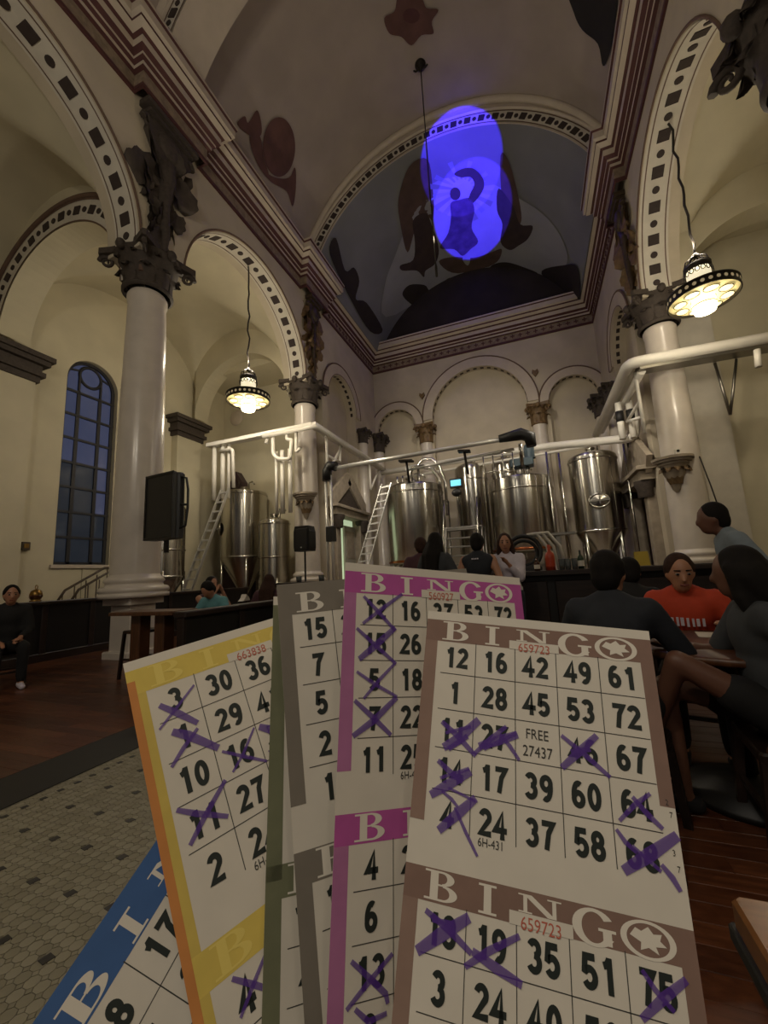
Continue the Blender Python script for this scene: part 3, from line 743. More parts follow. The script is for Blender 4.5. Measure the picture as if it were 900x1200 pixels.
#--PART2--
# ================================================================== PENDANT LAMPS
def pendant(x, y, z, ztop, label, power):
    t = thing('pendant_lamp', label, 'lamp', (x, y, z), 0, 'round church pendant lamps')
    mb = MB(); N = 14
    mb.tube([(.025 * math.sin(k * 2.1), .025 * math.cos(k * 1.7), .95 + (ztop - z - .95) * k / N) for k in range(N + 1)], .022, 6); obj('cord', mb, 'cord', t)
    mb = MB(); mb.lathe([(.0, .96), (.05, .95), (.06, .9), (.03, .88)], 12)
    for k in range(8):
        a = 2 * PI * k / 8; mb.tube([(.05 * math.cos(a), .05 * math.sin(a), .9), (.17 * math.cos(a), .17 * math.sin(a), .82), (.215 * math.cos(a), .215 * math.sin(a), .66)], .013, 5)
    mb.lathe([(.2, .58), (.222, .58), (.222, .7), (.2, .7)], 24)
    for k in range(16):
        a = 2 * PI * k / 16; mb.tube([(.225 * math.cos(a) + .035 * math.cos(b) * -math.sin(a), .225 * math.sin(a) + .035 * math.cos(b) * math.cos(a), .52 + .05 * math.sin(b)) for b in [2 * PI * q / 8 for q in range(8)]], .009, 4, closed=True)
    obj('cage', mb, 'lamp_iron', t)
    mb = MB(); mb.lathe([(.0, .6), (.19, .6), (.195, .3), (.19, .12), (0, .12)], 28); obj('upper_glass', mb, 'lamp_opal', t)
    mb = MB(); mb.lathe([(.56, -.03), (.57, -.03), (.57, .0), (.56, .0), (.56, .12), (.575, .12), (.575, .15), (.55, .15), (.55, -.03)], 48); r_ = obj('rim', mb, 'lamp_iron', t)
    mb = MB()
    for k in range(30):
        a = 2 * PI * k / 30; e = Vector((-math.sin(a), math.cos(a), 0)); n_ = Vector((math.cos(a), math.sin(a), 0))
        P = []
        for q in range(8):
            b = 2 * PI * q / 8; P.append(tuple(n_ * .566 + e * .034 * math.cos(b) + Vector((0, 0, .06 + .036 * math.sin(b)))))
        b0 = len(mb.v); mb.v += P; mb.face(list(range(b0, b0 + 8)))
    pz = obj('rim_piercing', mb, 'lamp_pierce', r_); pz['kind'] = 'stuff'
    mb = MB(); mb.lathe([(.55, .04), (.5, -.01), (.36, -.03), (.2, -.03), (.2, .0), (.36, .0), (.55, .06)], 48); d_ = obj('disc_shade', mb, 'lamp_disc', t)
    for k in range(8):
        a = 2 * PI * k / 8; mb = MB(); c = Vector((.37 * math.cos(a), .37 * math.sin(a), -.032)); e = Vector((math.cos(a), math.sin(a), 0)); g = Vector((-math.sin(a), math.cos(a), 0))
        mb.v += [tuple(c + e * .1 * math.cos(2 * PI * q / 16) + g * .115 * math.sin(2 * PI * q / 16) - Vector((0, 0, .004))) for q in range(16)]; mb.face(list(range(16))); obj('oval_pane', mb, 'lamp_oval', d_)
        mb = MB(); mb.tube([tuple(c + e * .105 * math.cos(2 * PI * q / 16) + g * .12 * math.sin(2 * PI * q / 16) - Vector((0, 0, .006))) for q in range(16)], .008, 4, closed=True); obj('oval_rim', mb, 'lamp_iron', d_)
    mb = MB(); mb.lathe([(.0, .1), (.17, .1), (.175, 0), (.19, -.1), (.19, -.2), (.165, -.27), (0, -.28)], 28); g_ = obj('lower_glass', mb, 'lamp_bright', t)
    mb = MB(); mb.lathe([(.192, -.13), (.2, -.13), (.2, -.16), (.192, -.16)], 28); obj('glass_band', mb, 'lamp_disc', g_)
    point('pendant_lamp_light', (x, y, z - .62), power * .45, WARM, .18); point('pendant_lamp_light', (x, y, z + 1.15), power * .55, WARM, .12)
    return t
pl = on_x(291, 470, XL - .4); pendant(pl.x, pl.y, pl.z, 10.1, 'glowing round pendant lamp hanging in the left arch above the tanks', 215)
pr_ = on_x(824, 350, XR + .38); pendant(pr_.x, pr_.y, pr_.z, 10.1, 'glowing round pendant lamp hanging in the right arch over the table', 150)
# rod hanging from the crown of the nave vault
p0 = on_x(492, 70, XC); p1 = on_x(513, 325, XC)
t = thing('hanging_rod', 'thin dark rod hanging from the crown of the nave vault', 'rod', (XC, 9.35, 15.5))
mb = MB(); mb.lathe([(0, .0), (.16, .0), (.14, -.06), (.05, -.12), (.04, -.2), (0, -.21)], 16); mb.tube([(.0, 0, -.12), (.14, 0, -.16), (.2, 0, -.1)], .025, 5); mb.tube([(.0, 0, -.12), (-.14, 0, -.16), (-.2, 0, -.1)], .025, 5); obj('ceiling_hook', mb, 'lamp_iron', t)
mb = MB(); mb.tube([(0, 0, -.15), (0, 0, p1.z - 15.5)], .017, 6); obj('rod', mb, 'lamp_iron', t)
mb = MB(); mb.lathe([(0, 0), (.03, .02), (.035, .3), (.018, .4)], 8, (0, 0, p1.z - 15.6)); obj('rod_tip', mb, 'lamp_iron', t)
# ================================================================== PAINTINGS ON THE VAULTS
def on_cyl(px, py, r, zc):
    d = ray(px, py); A = d.x ** 2 + d.z ** 2; o = (CAM.x - XC, CAM.z - zc)
    B = 2 * (o[0] * d.x + o[1] * d.z); C = o[0] ** 2 + o[1] ** 2 - r * r; D = max(0, B * B - 4 * A * C)
    return CAM + d * ((-B + math.sqrt(D)) / (2 * A))
def decal(name, pts, r, zc, m, parent, off=.012, ymax=None):
    off += .02
    n = len(pts)
    if n > 4:
        S_ = []
        for i in range(n):
            p0, p1, p2, p3 = (Vector(pts[(i + j) % n]) for j in (-1, 0, 1, 2))
            for k in range(4):
                u = k / 4; S_.append(.5 * (2 * p1 + (p2 - p0) * u + (2 * p0 - 5 * p1 + 4 * p2 - p3) * u * u + (3 * p1 - p0 - 3 * p2 + p3) * u ** 3))
        pts = [tuple(q) for q in S_]
    P = []
    for x, y in pts:
        q = on_cyl(x, y, r, zc); Y = q.y if ymax is None else min(q.y, ymax)
        P.append((math.atan2(q.z - zc, q.x - XC) * r, Y))
    bm = bmesh.new(); f = bm.faces.new([bm.verts.new((a, b, 0)) for a, b in P])
    bmesh.ops.triangulate(bm, faces=bm.faces); bmesh.ops.subdivide_edges(bm, edges=bm.edges, cuts=4, use_grid_fill=True)
    for v in bm.verts:
        a = v.co.x / r; v.co = Vector((XC + (r - off) * math.cos(a), v.co.y, zc + (r - off) * math.sin(a)))
    me = bpy.data.meshes.new(name); bm.to_mesh(me); bm.free(); me.materials.append(M[m]); return put(name, me, parent)
Z8 = lambda P: [(340 + x * .4222, 80 + y * .4222) for x, y in P]
mural = thing('apse_painting', 'painted figure in rays between winged figures on the chancel vault', 'painting', (XC, 13, AZ + AR))
def md(name, P, m, off): 
    o = decal(name, Z8(P), AR - .006, AZ, m, mural, off, YK - .02); o.location = -Vector((XC, 13, AZ + AR)); return o
md('pale_sky', [(265, 690), (262, 600), (290, 520), (330, 420), (380, 330), (450, 300), (540, 310), (620, 350), (700, 400), (750, 460), (772, 530), (730, 570), (600, 580), (420, 620)], 'mural_pale', .01)
md('brown_cloud', [(300, 360), (330, 270), (380, 250), (395, 330), (395, 420), (350, 440), (325, 510), (305, 430)], 'mural_brown', .014)
md('brown_cloud', [(585, 240), (610, 260), (640, 380), (640, 430), (610, 440), (590, 380)], 'mural_brown', .014)
md('brown_cloud', [(412, 535), (450, 522), (510, 524), (560, 508), (588, 500), (575, 535), (520, 560), (450, 566)], 'mural_brown', .014)
for k in range(18):
    a = 2 * PI * k / 18 + .1; c = (478, 335); r0, r1, dw = 30, 92 if k % 2 else 84, .085
    md('light_ray', [(c[0] + r0 * math.cos(a - dw), c[1] + r0 * math.sin(a - dw)), (c[0] + r1 * math.cos(a - dw), c[1] + r1 * math.sin(a - dw)), (c[0] + r1 * math.cos(a + dw), c[1] + r1 * math.sin(a + dw)), (c[0] + r0 * math.cos(a + dw), c[1] + r0 * math.sin(a + dw))], 'mural_sky' if k % 2 else 'mural_ray', .018)
md('winged_figure', [(340, 420), (375, 400), (395, 440), (412, 500), (402, 540), (375, 560), (370, 578), (350, 560), (310, 560), (305, 545), (340, 530), (345, 480)], 'mural_umber', .022)
md('winged_figure', [(580, 330), (620, 380), (640, 430), (675, 435), (662, 470), (635, 490), (610, 502), (585, 480), (590, 430), (575, 390)], 'mural_umber', .022)
md('robe', [(445, 372), (470, 362), (500, 358), (512, 390), (504, 440), (522, 478), (500, 500), (478, 518), (455, 500), (415, 496), (438, 455), (446, 410)], 'mural_robe', .026)
md('raised_drapery', [(455, 290), (480, 275), (510, 275), (535, 300), (538, 330), (515, 365), (490, 380), (500, 345), (512, 318), (500, 298), (475, 300)], 'mural_umber', .026)
md('head', [(458 + 15 * math.cos(2 * PI * k / 12), 345 + 18 * math.sin(2 * PI * k / 12)) for k in range(12)], 'mural_umber', .03)
for P in ([(310, 625), (330, 600), (372, 600), (385, 615), (400, 612), (405, 640), (360, 665), (330, 650)], [(425, 600), (440, 580), (465, 585), (470, 610), (440, 640)], [(545, 575), (560, 545), (600, 536), (650, 550), (690, 570), (640, 590), (560, 590)], [(108, 515), (125, 470), (150, 560), (175, 552), (190, 590), (180, 640), (210, 650), (255, 725), (220, 730), (165, 640)], [(700, 560), (760, 545), (800, 550), (805, 640), (760, 640), (720, 600)]):
    md('dark_foliage', P, 'mural_dark', .02)
def nd(name, P, m, parent, off=.015): return decal(name, P, VR, VZ, m, parent, off)
med = thing('painted_medallion', 'dark oval medallion painted on the left side of the nave vault', 'painting', (0, 0, 0))
nd('oval', [(326 + 19 * math.cos(2 * PI * k / 20), 172 + 35 * math.sin(2 * PI * k / 20)) for k in range(20)], 'medallion', med)
for P in ([(277, 146), (286, 136), (290, 144), (300, 129), (305, 142), (305, 158), (294, 160)], [(292, 160), (304, 160), (308, 185), (314, 204), (304, 198), (295, 178)], [(306, 200), (322, 208), (338, 208), (345, 196), (346, 220), (342, 242), (335, 224), (318, 214)]): nd('ornament', P, 'medallion', med, .01)
med2 = thing('painted_medallion', 'dark painted patch on the nave vault beside the right cornice', 'painting', (0, 0, 0))
nd('ornament', [(668, -20), (722, -20), (722, 30), (716, 62), (708, 76), (702, 50), (684, 34), (674, 14)], 'dark_paint', med2)
ros = thing('ceiling_rosette', 'dark red rosette painted on the crown of the nave vault', 'painting', (0, 0, 0))
nd('petals', [(450, 20), (462, 12), (466, -4), (480, -12), (494, -4), (500, 8), (514, 10), (506, 24), (508, 38), (494, 40), (482, 52), (470, 42), (456, 38)], 'medallion', ros)
nd('centre', [(482 + 10 * math.cos(2 * PI * k / 12), 17 + 9 * math.sin(2 * PI * k / 12)) for k in range(12)], 'maroon', ros, .022)
# blue effect lights
bt1 = on_cyl(540, 192, AR, AZ); bt2 = on_cyl(553, 248, AR, AZ)
spot('blue_effect_light', (.25, -.9, 1.9), bt1, 60000, BLUE, .15, .05)
spot('blue_effect_light', (.3, -.9, 1.9), bt2, 80000, BLUE, .15, .05)
# ================================================================== DOORWAYS, CORBELS
def pediment_door(xn, s_, yc, hw, label, lit):
    t = thing('door_1' if lit else 'door_2', label, None, (xn, yc, .35)); del t['label']; t['label'] = label; t['kind'] = 'structure'
    if 'category' in t: del t['category']
    sx = s_
    def B(n, x0, x1, y0, y1, z0, z1, m):
        mb = MB(); mb.cbox(min(sx * x0, sx * x1), max(sx * x0, sx * x1), y0, y1, z0, z1, .015); return obj(n, mb, m, t)
    for e in (-1, 1):
        B('jamb', -.1, .22, e * hw - .16, e * hw + .16, 0, 2.75, 'pediment')
        mb = MB(); mb.lathe([(.17, 2.5), (.2, 2.55), (.2, 2.75), (.26, 2.85), (.26, 2.95)], 16, (sx * .2, e * (hw + .05), 0)); obj('jamb_capital', mb, 'capital', t)
    B('lintel', -.1, .34, -hw - .35, hw + .35, 2.95, 3.2, 'pediment'); B('lintel_cap', -.1, .44, -hw - .5, hw + .5, 3.2, 3.3, 'pediment')
    mb = MB(); mb.prism([(-hw - .4, 3.3), (hw + .4, 3.3), (0, 4.35)], lambda a, b, q: (sx * q, a, b), -.1, .16); obj('tympanum', mb, 'capital' if lit else 'pediment', t)
    for e in (-1, 1):
        mb = MB(); mb.beam((sx * .16, e * (hw + .55), 3.3), (sx * .16, 0, 4.45), .5, .14, up=(1, 0, 0)); obj('raking_cornice', mb, 'pediment', t)
    for k in range(6):
        for e in (-1, 1):
            u = (k + .8) / 7; mb = MB(); mb.box(sx * .1 - .1, sx * .1 + .1, e * (hw + .35) * (1 - u) - .06, e * (hw + .35) * (1 - u) + .06, 3.28 + u * .98 - .0, 3.38 + u * .98); obj('dentil', mb, 'capital', t)
    mb = MB(); mb.box(min(sx * -.2, sx * -.12), max(sx * -.2, sx * -.12), -hw + .16, hw - .16, 0, 2.95); obj('opening', mb, 'door_light' if lit else 'door_wood', t)
    if lit:
        l = B('door_leaf', -.1, -.02, -.1, hw - .16, 0, 2.7, 'door_leaf')
        mb = MB(); mb.ell((sx * .02, 0, 1.1), (.04, .04, .04), 8, 6); obj('door_knob', mb, 'brass', l)
        for k in range(2):
            mb = MB(); mb.box(min(sx * -.02, 0), max(sx * -.02, 0), .05, hw - .3, .3 + 1.2 * k, 1.3 + 1.2 * k); obj('door_panel', mb, 'pediment', l)
    return t
pediment_door(XL, 1, 13.3, 1.0, 'pedimented doorway with light showing beside a pale open leaf', True)
pediment_door(XR, -1, 13.2, .95, 'pedimented doorway with dark opening beside the tallest tank', False)
def corbel(x, y, z, label):
    t = thing('corbel_shelf', label, 'shelf', (x, y, z), 0, 'carved corbel shelves on the columns')
    mb = MB()
    for o_, z0, z1 in ((.42, .06, .12), (.37, 0, .06), (.31, -.06, 0)): mb.lathe([(0, z0), (o_, z0), (o_, z1), (0, z1)], 24, a0=PI, a1=2 * PI, sm=False)
    obj('shelf_top', mb, 'pediment', t)
    mb = MB(); mb.lathe([(.02, -.7), (.08, -.62), (.12, -.45), (.2, -.3), (.26, -.1), (.28, -.06)], 20, a0=PI, a1=2 * PI); obj('corbel_body', mb, 'pediment', t)
    for k in range(5):
        a = PI + PI * (k + .5) / 5; o = put('leaf', leaf_mesh['capital_gold'], t, (.1 * math.cos(a), .1 * math.sin(a), -.5)); o.rotation_euler = (0, .25, a); o.scale = (.9, .7, .95)
    for e in (-1, 1):
        mb = MB(); mb.tube([(e * (.2 + .07 * math.cos(k * .6) * (1 - k / 18)), -.12, -.16 + .07 * math.sin(k * .6) * (1 - k / 18)) for k in range(14)], [.03 * (1 - k / 20) for k in range(14)], 6); obj('scroll', mb, 'capital', t)
    return t
corbel(XL - .38 + .2, YB - .36, 3.72, 'carved corbel shelf on the column above the black loudspeaker')
c_ = corbel(XR + .38 - .28, YB - .34, 3.42, 'carved corbel shelf on the right column, carrying a small camera')
t = thing('security_camera', 'tiny white camera on the right column corbel shelf', 'camera', (XR + .15, YB - .6, 3.54))
mb = MB(); mb.cbox(-.05, .05, -.06, .06, 0, .14, .01); obj('housing', mb, 'white_pipe', t); mb = MB(); mb.lathe([(0, -.075), (.03, -.07), (.032, -.05)], 12, (0, 0, .09), axis='y'); obj('lens', mb, 'black_plastic', t)
mb = MB(); mb.tube([(XR + .62, YB - .38, 3.5), (XR + .72, YB - .42, 2.8), (XR + .86, YB - .44, 1.7)], .014, 6); tag(obj('cable', mb, 'cord'), 'thin black cable running down the right column', 'cable')
# ================================================================== BREWING TANKS
def tank(name, x, y, r, z0, z1, label, cone=0, dome=.25, legs=4, floor_z=.35, manway=None, bands=(), copper=False, group='steel brewing tanks', top=True, seams=True):
    t = thing(name, label, 'tank', (x, y, floor_z), 0, group); o = -floor_z
    mb = MB(); pr = []
    if cone: pr += [(.09, z0 - cone + o), (.12, z0 - cone + .04 + o), (r * .98, z0 - .04 + o)]
    else: pr += [(0, z0 - .04 + o), (r * .94, z0 - .04 + o)]
    pr += [(r, z0 + o), (r, z1 + o)]
    mb.lathe(pr, 64); obj('tank_body', mb, 'steel', t)
    mb = MB(); mb.lathe([(r, z1 + o)] + [(r * math.cos(a), z1 + o + dome * math.sin(a)) for a in [PI / 2 * k / 8 for k in range(1, 9)]], 64); obj('dome', mb, 'steel', t)
    for zb in bands:
        mb = MB(); mb.lathe([(r, zb + o), (r + .025, zb + .01 + o), (r + .025, zb + .05 + o), (r, zb + .06 + o)], 64); obj('band', mb, 'steel_plain', t)
    mb = MB(); mb.lathe([(r + .004, z0 + o), (r + .018, z0 + .015 + o), (r + .018, z0 + .06 + o), (r + .004, z0 + .075 + o)], 64); obj('skirt_ring', mb, 'copper' if copper else 'steel_plain', t)
    for k in range(legs):
        a = PI / 4 + 2 * PI * k / legs; mb = MB(); lx, ly = r * .93 * math.cos(a), r * .93 * math.sin(a)
        mb.tube([(lx, ly, 0), (lx, ly, z0 + .2 + o)], .055, 10); lg = obj('leg', mb, 'steel_plain', t)
        mb = MB(); mb.lathe([(0, 0), (.09, 0), (.09, .03), (.05, .06)], 12, (lx, ly, 0)); obj('foot', mb, 'steel_dull', lg)
    if top:
        zt = z1 + dome + o
        mb = MB(); mb.lathe([(0, zt + .16), (.13, zt + .15), (.15, zt + .1), (.12, zt + .08), (.12, zt - .05)], 20); mb.tube([(.2, 0, zt - .03), (.2, 0, zt + .28), (.35, 0, zt + .32), (.45, 0, zt + .2)], .03, 8); obj('top_fitting', mb, 'steel_plain', t)
    if manway:
        az, zm, rm = manway; n_ = Vector((math.cos(az), math.sin(az), 0)); e = Vector((-math.sin(az), math.cos(az), 0))
        c = n_ * (r + .04) + Vector((0, 0, zm + o)); mb = MB()
        mb.tube([tuple(c + e * rm * math.cos(b) + Vector((0, 0, rm * .78 * math.sin(b)))) for b in [2 * PI * k / 24 for k in range(24)]], .035, 8, closed=True); mw_ = obj('manway', mb, 'steel_plain', t)
        mb = MB(); mb.ell(c, (.03, .03, .03), 6, 5)
        mb.v = []; mb.f = []; mb.m = []; mb.s = []
        rings = []
        for q in (1, .6, .2):
            rings.append([tuple(c + n_ * (.05 * (1 - q)) + e * rm * q * math.cos(b) + Vector((0, 0, rm * .78 * q * math.sin(b)))) for b in [2 * PI * k / 24 for k in range(25)]])
        mb.grid(rings); obj('manway_door', mb, 'steel_plain', mw_)
        mb = MB(); mb.beam(tuple(c + n_ * .07 - e * rm), tuple(c + n_ * .07 + e * rm), .04, .05); mb.tube([tuple(c + n_ * .05), tuple(c + n_ * .16)], .025, 8); mb.beam(tuple(c + n_ * .16 - Vector((0, 0, .1))), tuple(c + n_ * .16 + Vector((0, 0, .1))), .025, .03); obj('manway_handle', mb, 'steel_dull', mw_)
    return t
k1 = on_y(483, 610, 13.6)
tank('brew_kettle', -3.86, 13.75, 1.02, 1.55, 4.2, 'wide steel brew kettle beside the aluminium ladder in the chancel', dome=.16, bands=(3.95,), copper=True)
tank('brew_kettle', -.27, 13.75, 1.02, 1.72, 4.0, 'widest steel kettle, under the grey blue motor, right of the steps', dome=.14, bands=(3.62,), copper=True)
tank('fermenter', 1.93, 13.6, .68, 2.12, 4.42, 'tall conical steel tank with oval hatch, standing before the right doorway', cone=1.1, dome=.2, legs=4, manway=(-PI / 2 - .05, 3.0, .26), bands=(2.12, 4.3))
tank('fermenter', -9.75, 11.75, .8, 2.0, 4.35, 'conical steel tank behind the left ladder, with a round hatch', cone=1.3, dome=.12, floor_z=0, manway=(-PI / 2 - .75, 3.05, .26), bands=(4.25,))
tank('serving_tank', -8.05, 11.2, .5, 1.05, 3.1, 'small upright steel tank left of the black loudspeaker', cone=.25, dome=.14, floor_z=0, bands=(3.0, 1.9))
tank('serving_tank', -10.45, 9.05, .55, 1.4, 3.5, 'dim steel tank half hidden behind the flat screen', cone=.8, dome=.2, floor_z=0, bands=(2.2,))
tank('hot_tank', -2.05, 15.6, .62, 1.5, 5.05, 'rear steel tank with domed top above the cyan display', dome=.3, bands=(4.6,))
tank('hot_tank', -.75, 15.7, .5, 1.5, 5.15, 'rear domed steel tank behind the grey blue motor', dome=.25, bands=(4.7,))
tank('hot_tank', -4.55, 15.5, .6, 1.0, 4.75, 'rear steel tank showing behind the top of the aluminium ladder', dome=.15, bands=(4.4,))
# guard posts beside the tall tank
for x, y, lab in ((.98, 13.0, 'slim steel pole left of the tall conical tank'), (2.72, 13.0, 'slim steel pole right of the tall conical tank'), (.62, 12.7, 'slim bright pole right of the widest kettle')):
    t = thing('steel_pole', lab, 'pole', (x, y, .35), 0, 'slim steel poles'); mb = MB(); mb.tube([(0, 0, 0), (0, 0, 4.25)], .03, 8); obj('pole', mb, 'steel_plain', t); mb = MB(); mb.lathe([(0, 0), (.08, 0), (.08, .02), (.03, .04)], 12); obj('foot', mb, 'steel_dull', t)
# ladders
def ladder(a, b, w, n, label, legs2=None):
    a, b = Vector(a), Vector(b); d = (b - a); t = thing('ladder', label, 'ladder', tuple(a), 0, 'aluminium ladders')
    side = Vector(w)
    for e in (-1, 1):
        mb = MB(); mb.beam(tuple(side * e), tuple(d + side * e * .85), .03, .085, up=(0, 1, 0)); obj('rail', mb, 'alu', t)
    for k in range(n):
        u = (k + .6) / n; mb = MB(); mb.beam(tuple(d * u - side), tuple(d * u + side), .05, .05); obj('rung', mb, 'alu', t)
    return t
la_, lb_ = on_y(222, 685, 9.35), on_y(264, 573, 9.7)
ladder(tuple(la_ - (lb_ - la_) * (la_.z / (lb_.z - la_.z))), tuple(lb_), (.19, -.02, 0), 14, 'pale leaning ladder beside the flat screen column')
ladder(tuple(on_y(423, 672, 12.3)), tuple(on_y(453, 567, 12.7)), (.21, 0, .02), 12, 'bright aluminium ladder leaning against the left kettle')
# steps and platform between the kettles
t = thing('steel_steps', 'steel steps and railed platform between the two wide kettles', 'steps', (-2.05, 12.6, .35))
for e in (-1, 1):
    mb = MB(); mb.beam((e * .5, -.9, 0), (e * .5, .0, 2.2), .05, .16, up=(0, 1, 0)); obj('stringer', mb, 'steel_dull', t)
    mb = MB(); mb.tube([(e * .52, -.9, .9), (e * .52, 0, 3.1), (e * .52, .7, 3.2), (e * .52, .7, 2.2)], .025, 8); obj('handrail', mb, 'steel_plain', t)
    for y_, z0_, z1_ in ((-.45, 1.1, 2.0), (0, 2.2, 3.1)):
        mb = MB(); mb.tube([(e * .52, y_, z0_), (e * .52, y_, z1_)], .02, 8); obj('rail_post', mb, 'steel_plain', t)
for k in range(8):
    mb = MB(); u = (k + .7) / 8; mb.cbox(-.5, .5, -.9 + .9 * u - .1, -.9 + .9 * u + .1, 2.2 * u - .02, 2.2 * u + .02, .005); obj('tread', mb, 'steel_dull', t)
mb = MB(); mb.cbox(-.62, .62, 0, .85, 2.16, 2.22, .01); obj('platform', mb, 'steel_dull', t)
for x_ in (-.58, .58):
    for y_ in (.06, .8):
        mb = MB(); mb.tube([(x_, y_, 0), (x_, y_, 2.16)], .04, 8); obj('leg', mb, 'steel_dull', t)
# control display
p = on_y(534, 566, 12.4)
t = thing('control_display', 'small glowing cyan display above the steel steps', 'display', tuple(p))
mb = MB(); mb.cbox(-.2, .2, 0, .14, -.14, .15, .015); obj('housing', mb, 'black_plastic', t)
mb = MB(); mb.box(-.16, .16, -.006, .0, -.09, .1); obj('screen', mb, 'screen_cyan', t)
mb = MB(); mb.tube([(0, .1, -.14), (0, .12, -.6), (0, .5, -1.5)], .03, 8); obj('arm', mb, 'steel_dull', t)
mb = MB(); mb.ell((0, .05, -.3), (.16, .1, .13), 12, 8); obj('knob', mb, 'black_plastic', t)
# grain conveyor
pa, pb = on_y(390, 549, 10.5), on_y(606, 512, 10.5)
t = thing('grain_conveyor', 'long steel conveyor tube crossing above the kettles', 'conveyor', tuple(pa))
d = pb - pa
mb = MB(); mb.tube([(0, 0, 0), tuple(d)], .06, 12); obj('upper_tube', mb, 'alu', t)
mb = MB(); mb.tube([tuple(d * .42 + Vector((0, .2, -.35))), tuple(d * .98 + Vector((0, .2, -.25)))], .04, 10); obj('lower_tube', mb, 'alu', t)
mb = MB(); mb.tube([(.1, 0, .05), (-.1, 0, .1), (-.2, 0, -.05), (-.2, 0, -.35)], .15, 12); obj('left_elbow', mb, 'black_plastic', t)
for x_ in (-.25, -.08):
    mb = MB(); mb.tube([(x_, 0, -.2), (x_, 0, -pa.z)], .045, 10); obj('drop_tube', mb, 'alu', t)
mb = MB(); mb.cbox(-.25, .0, -.12, .12, -2.2, -1.75, .03); obj('drive_box', mb, 'black_plastic', t)
mb = MB(); mb.tube([tuple(d + Vector((-.45, 0, .02))), tuple(d + Vector((.1, 0, .06))), tuple(d + Vector((.3, 0, -.05))), tuple(d + Vector((.32, 0, -.3)))], [.1, .16, .16, .12], 12); obj('right_head', mb, 'black_plastic', t)
mb = MB(); mb.tube([tuple(d + Vector((.05, .3, -.1))), tuple(d + Vector((.05, .6, -.65)))], .05, 10); obj('chute', mb, 'steel_plain', t)
for u, w_ in ((.43, .2), (.74, .16)):
    mb = MB(); q = d * u; mb.beam(tuple(q + Vector((-w_, .1, -.1))), tuple(q + Vector((w_, .1, -.14))), .22, .05); mb.tube([tuple(q + Vector((0, .1, -.1))), tuple(q + Vector((.04, .15, -.75)))], .035, 8); obj('hanger', mb, 'lamp_iron', t)
# motor on the widest kettle
t = thing('kettle_motor', 'grey blue geared motor on top of the widest kettle', 'motor', (-.05, 13.2, 4.14))
mb = MB(); mb.cbox(-.42, .3, -.25, .25, .22, .46, .03); obj('gearbox', mb, 'motor_blue', t)
mb = MB(); mb.lathe([(0, .9), (.13, .9), (.15, .84), (.15, .5), (.18, .46)], 20, (.2, 0, 0)); mo = obj('motor', mb, 'motor_blue', t)
for k in range(10):
    a = 2 * PI * k / 10; mb = MB(); mb.beam((.2 + .15 * math.cos(a), .15 * math.sin(a), .52), (.2 + .15 * math.cos(a), .15 * math.sin(a), .82), .02, .02); obj('fin', mb, 'motor_blue', mo)
mb = MB(); mb.tube([(-.15, 0, -.1), (-.15, 0, .25)], .1, 12); mb.tube([(.1, 0, -.1), (.1, 0, .25)], .05, 10); obj('mount', mb, 'steel_dull', t)
# curved swan neck pipes on top of the left kettle
t = thing('swan_neck_pipe', 'curved steel pipes on top of the left kettle', 'pipe', (-3.6, 13.6, 4.3))
mb = MB(); mb.tube([(-.25, -.2, 0), (-.25, -.2, .45), (-.15, -.2, .6), (.2, -.2, .6), (.55, -.15, .45), (.75, -.1, .1), (.75, -.1, -.5)], .07, 12); obj('outer_pipe', mb, 'steel_plain', t)
mb = MB(); mb.tube([(-.05, .1, 0), (-.05, .1, .75), (.15, .1, .95), (.5, .1, .9), (.75, .1, .6), (.9, .1, 0), (.9, .1, -1.2)], .05, 12); obj('inner_pipe', mb, 'steel_plain', t)
for x_ in (-.7, -.5, .1):
    mb = MB(); mb.tube([(x_, -.4, -.1), (x_, -.4, .3)], .03, 8); obj('valve_stem', mb, 'steel_plain', t)
# safety rail on the widest kettle and hoops
t = thing('kettle_rail', 'thin steel guard rail around the top of the widest kettle', 'railing', (-1.25, 12.75, 3.7))
for k in range(4):
    mb = MB(); mb.tube([(k * .3, .1, 0), (k * .3, .1, 1.1)], .02, 8); obj('rail_post', mb, 'steel_plain', t)
for z_ in (.55, 1.1):
    mb = MB(); mb.tube([(0, .1, z_), (.9, .1, z_)], .02, 8); obj('rail_bar', mb, 'steel_plain', t)
# ================================================================== WHITE PIPE BRIDGES
def bridge(label, parts):
    t = thing('pipe_bridge', label, 'pipes', tuple(parts[0][1][0]), 0, 'white pipe bridges'); o = Vector(parts[0][1][0])
    for nm, pts, r_, m in parts:
        mb = MB(); pts = [Vector(p) - o for p in pts]
        if r_ < 0:
            for a, b in zip(pts, pts[1:]): mb.beam(tuple(a), tuple(b), -r_, -r_ * .45)
        else:
            P = []
            for i, q in enumerate(pts):
                if 0 < i < len(pts) - 1:
                    d0 = (q - pts[i - 1]).normalized(); d1 = (pts[i + 1] - q).normalized(); e = min(r_ * 2, (q - pts[i - 1]).length * .4, (pts[i + 1] - q).length * .4)
                    for k in range(5):
                        u = k / 4; P.append((q - d0 * e) * (1 - u) ** 2 + q * 2 * u * (1 - u) + (q + d1 * e) * u * u)
                else: P.append(q)
            mb.tube(P, r_, 12)
        obj(nm, mb, m, t)
    return t
W = 'white_pipe'
V3 = lambda *a: Vector(a)
bp = [('tray', [(-9.95, 10.2, 5.78), (-5.9, 10.2, 5.78)], -.26, W), ('tray', [(-5.9, 10.1, 5.78), (-5.9, 16.0, 5.78)], -.26, W), ('main_pipe', [(-7.6, 10.02, 5.66), (-5.72, 10.02, 5.66), (-5.72, 16.0, 5.66)], .075, W)]
def drop(px, y, z0, z1, r_=.06, off=0): p = on_y(px, 560, y); return ('drop_pipe', [(p.x, y, z0), (p.x, y, z1)], r_, W)
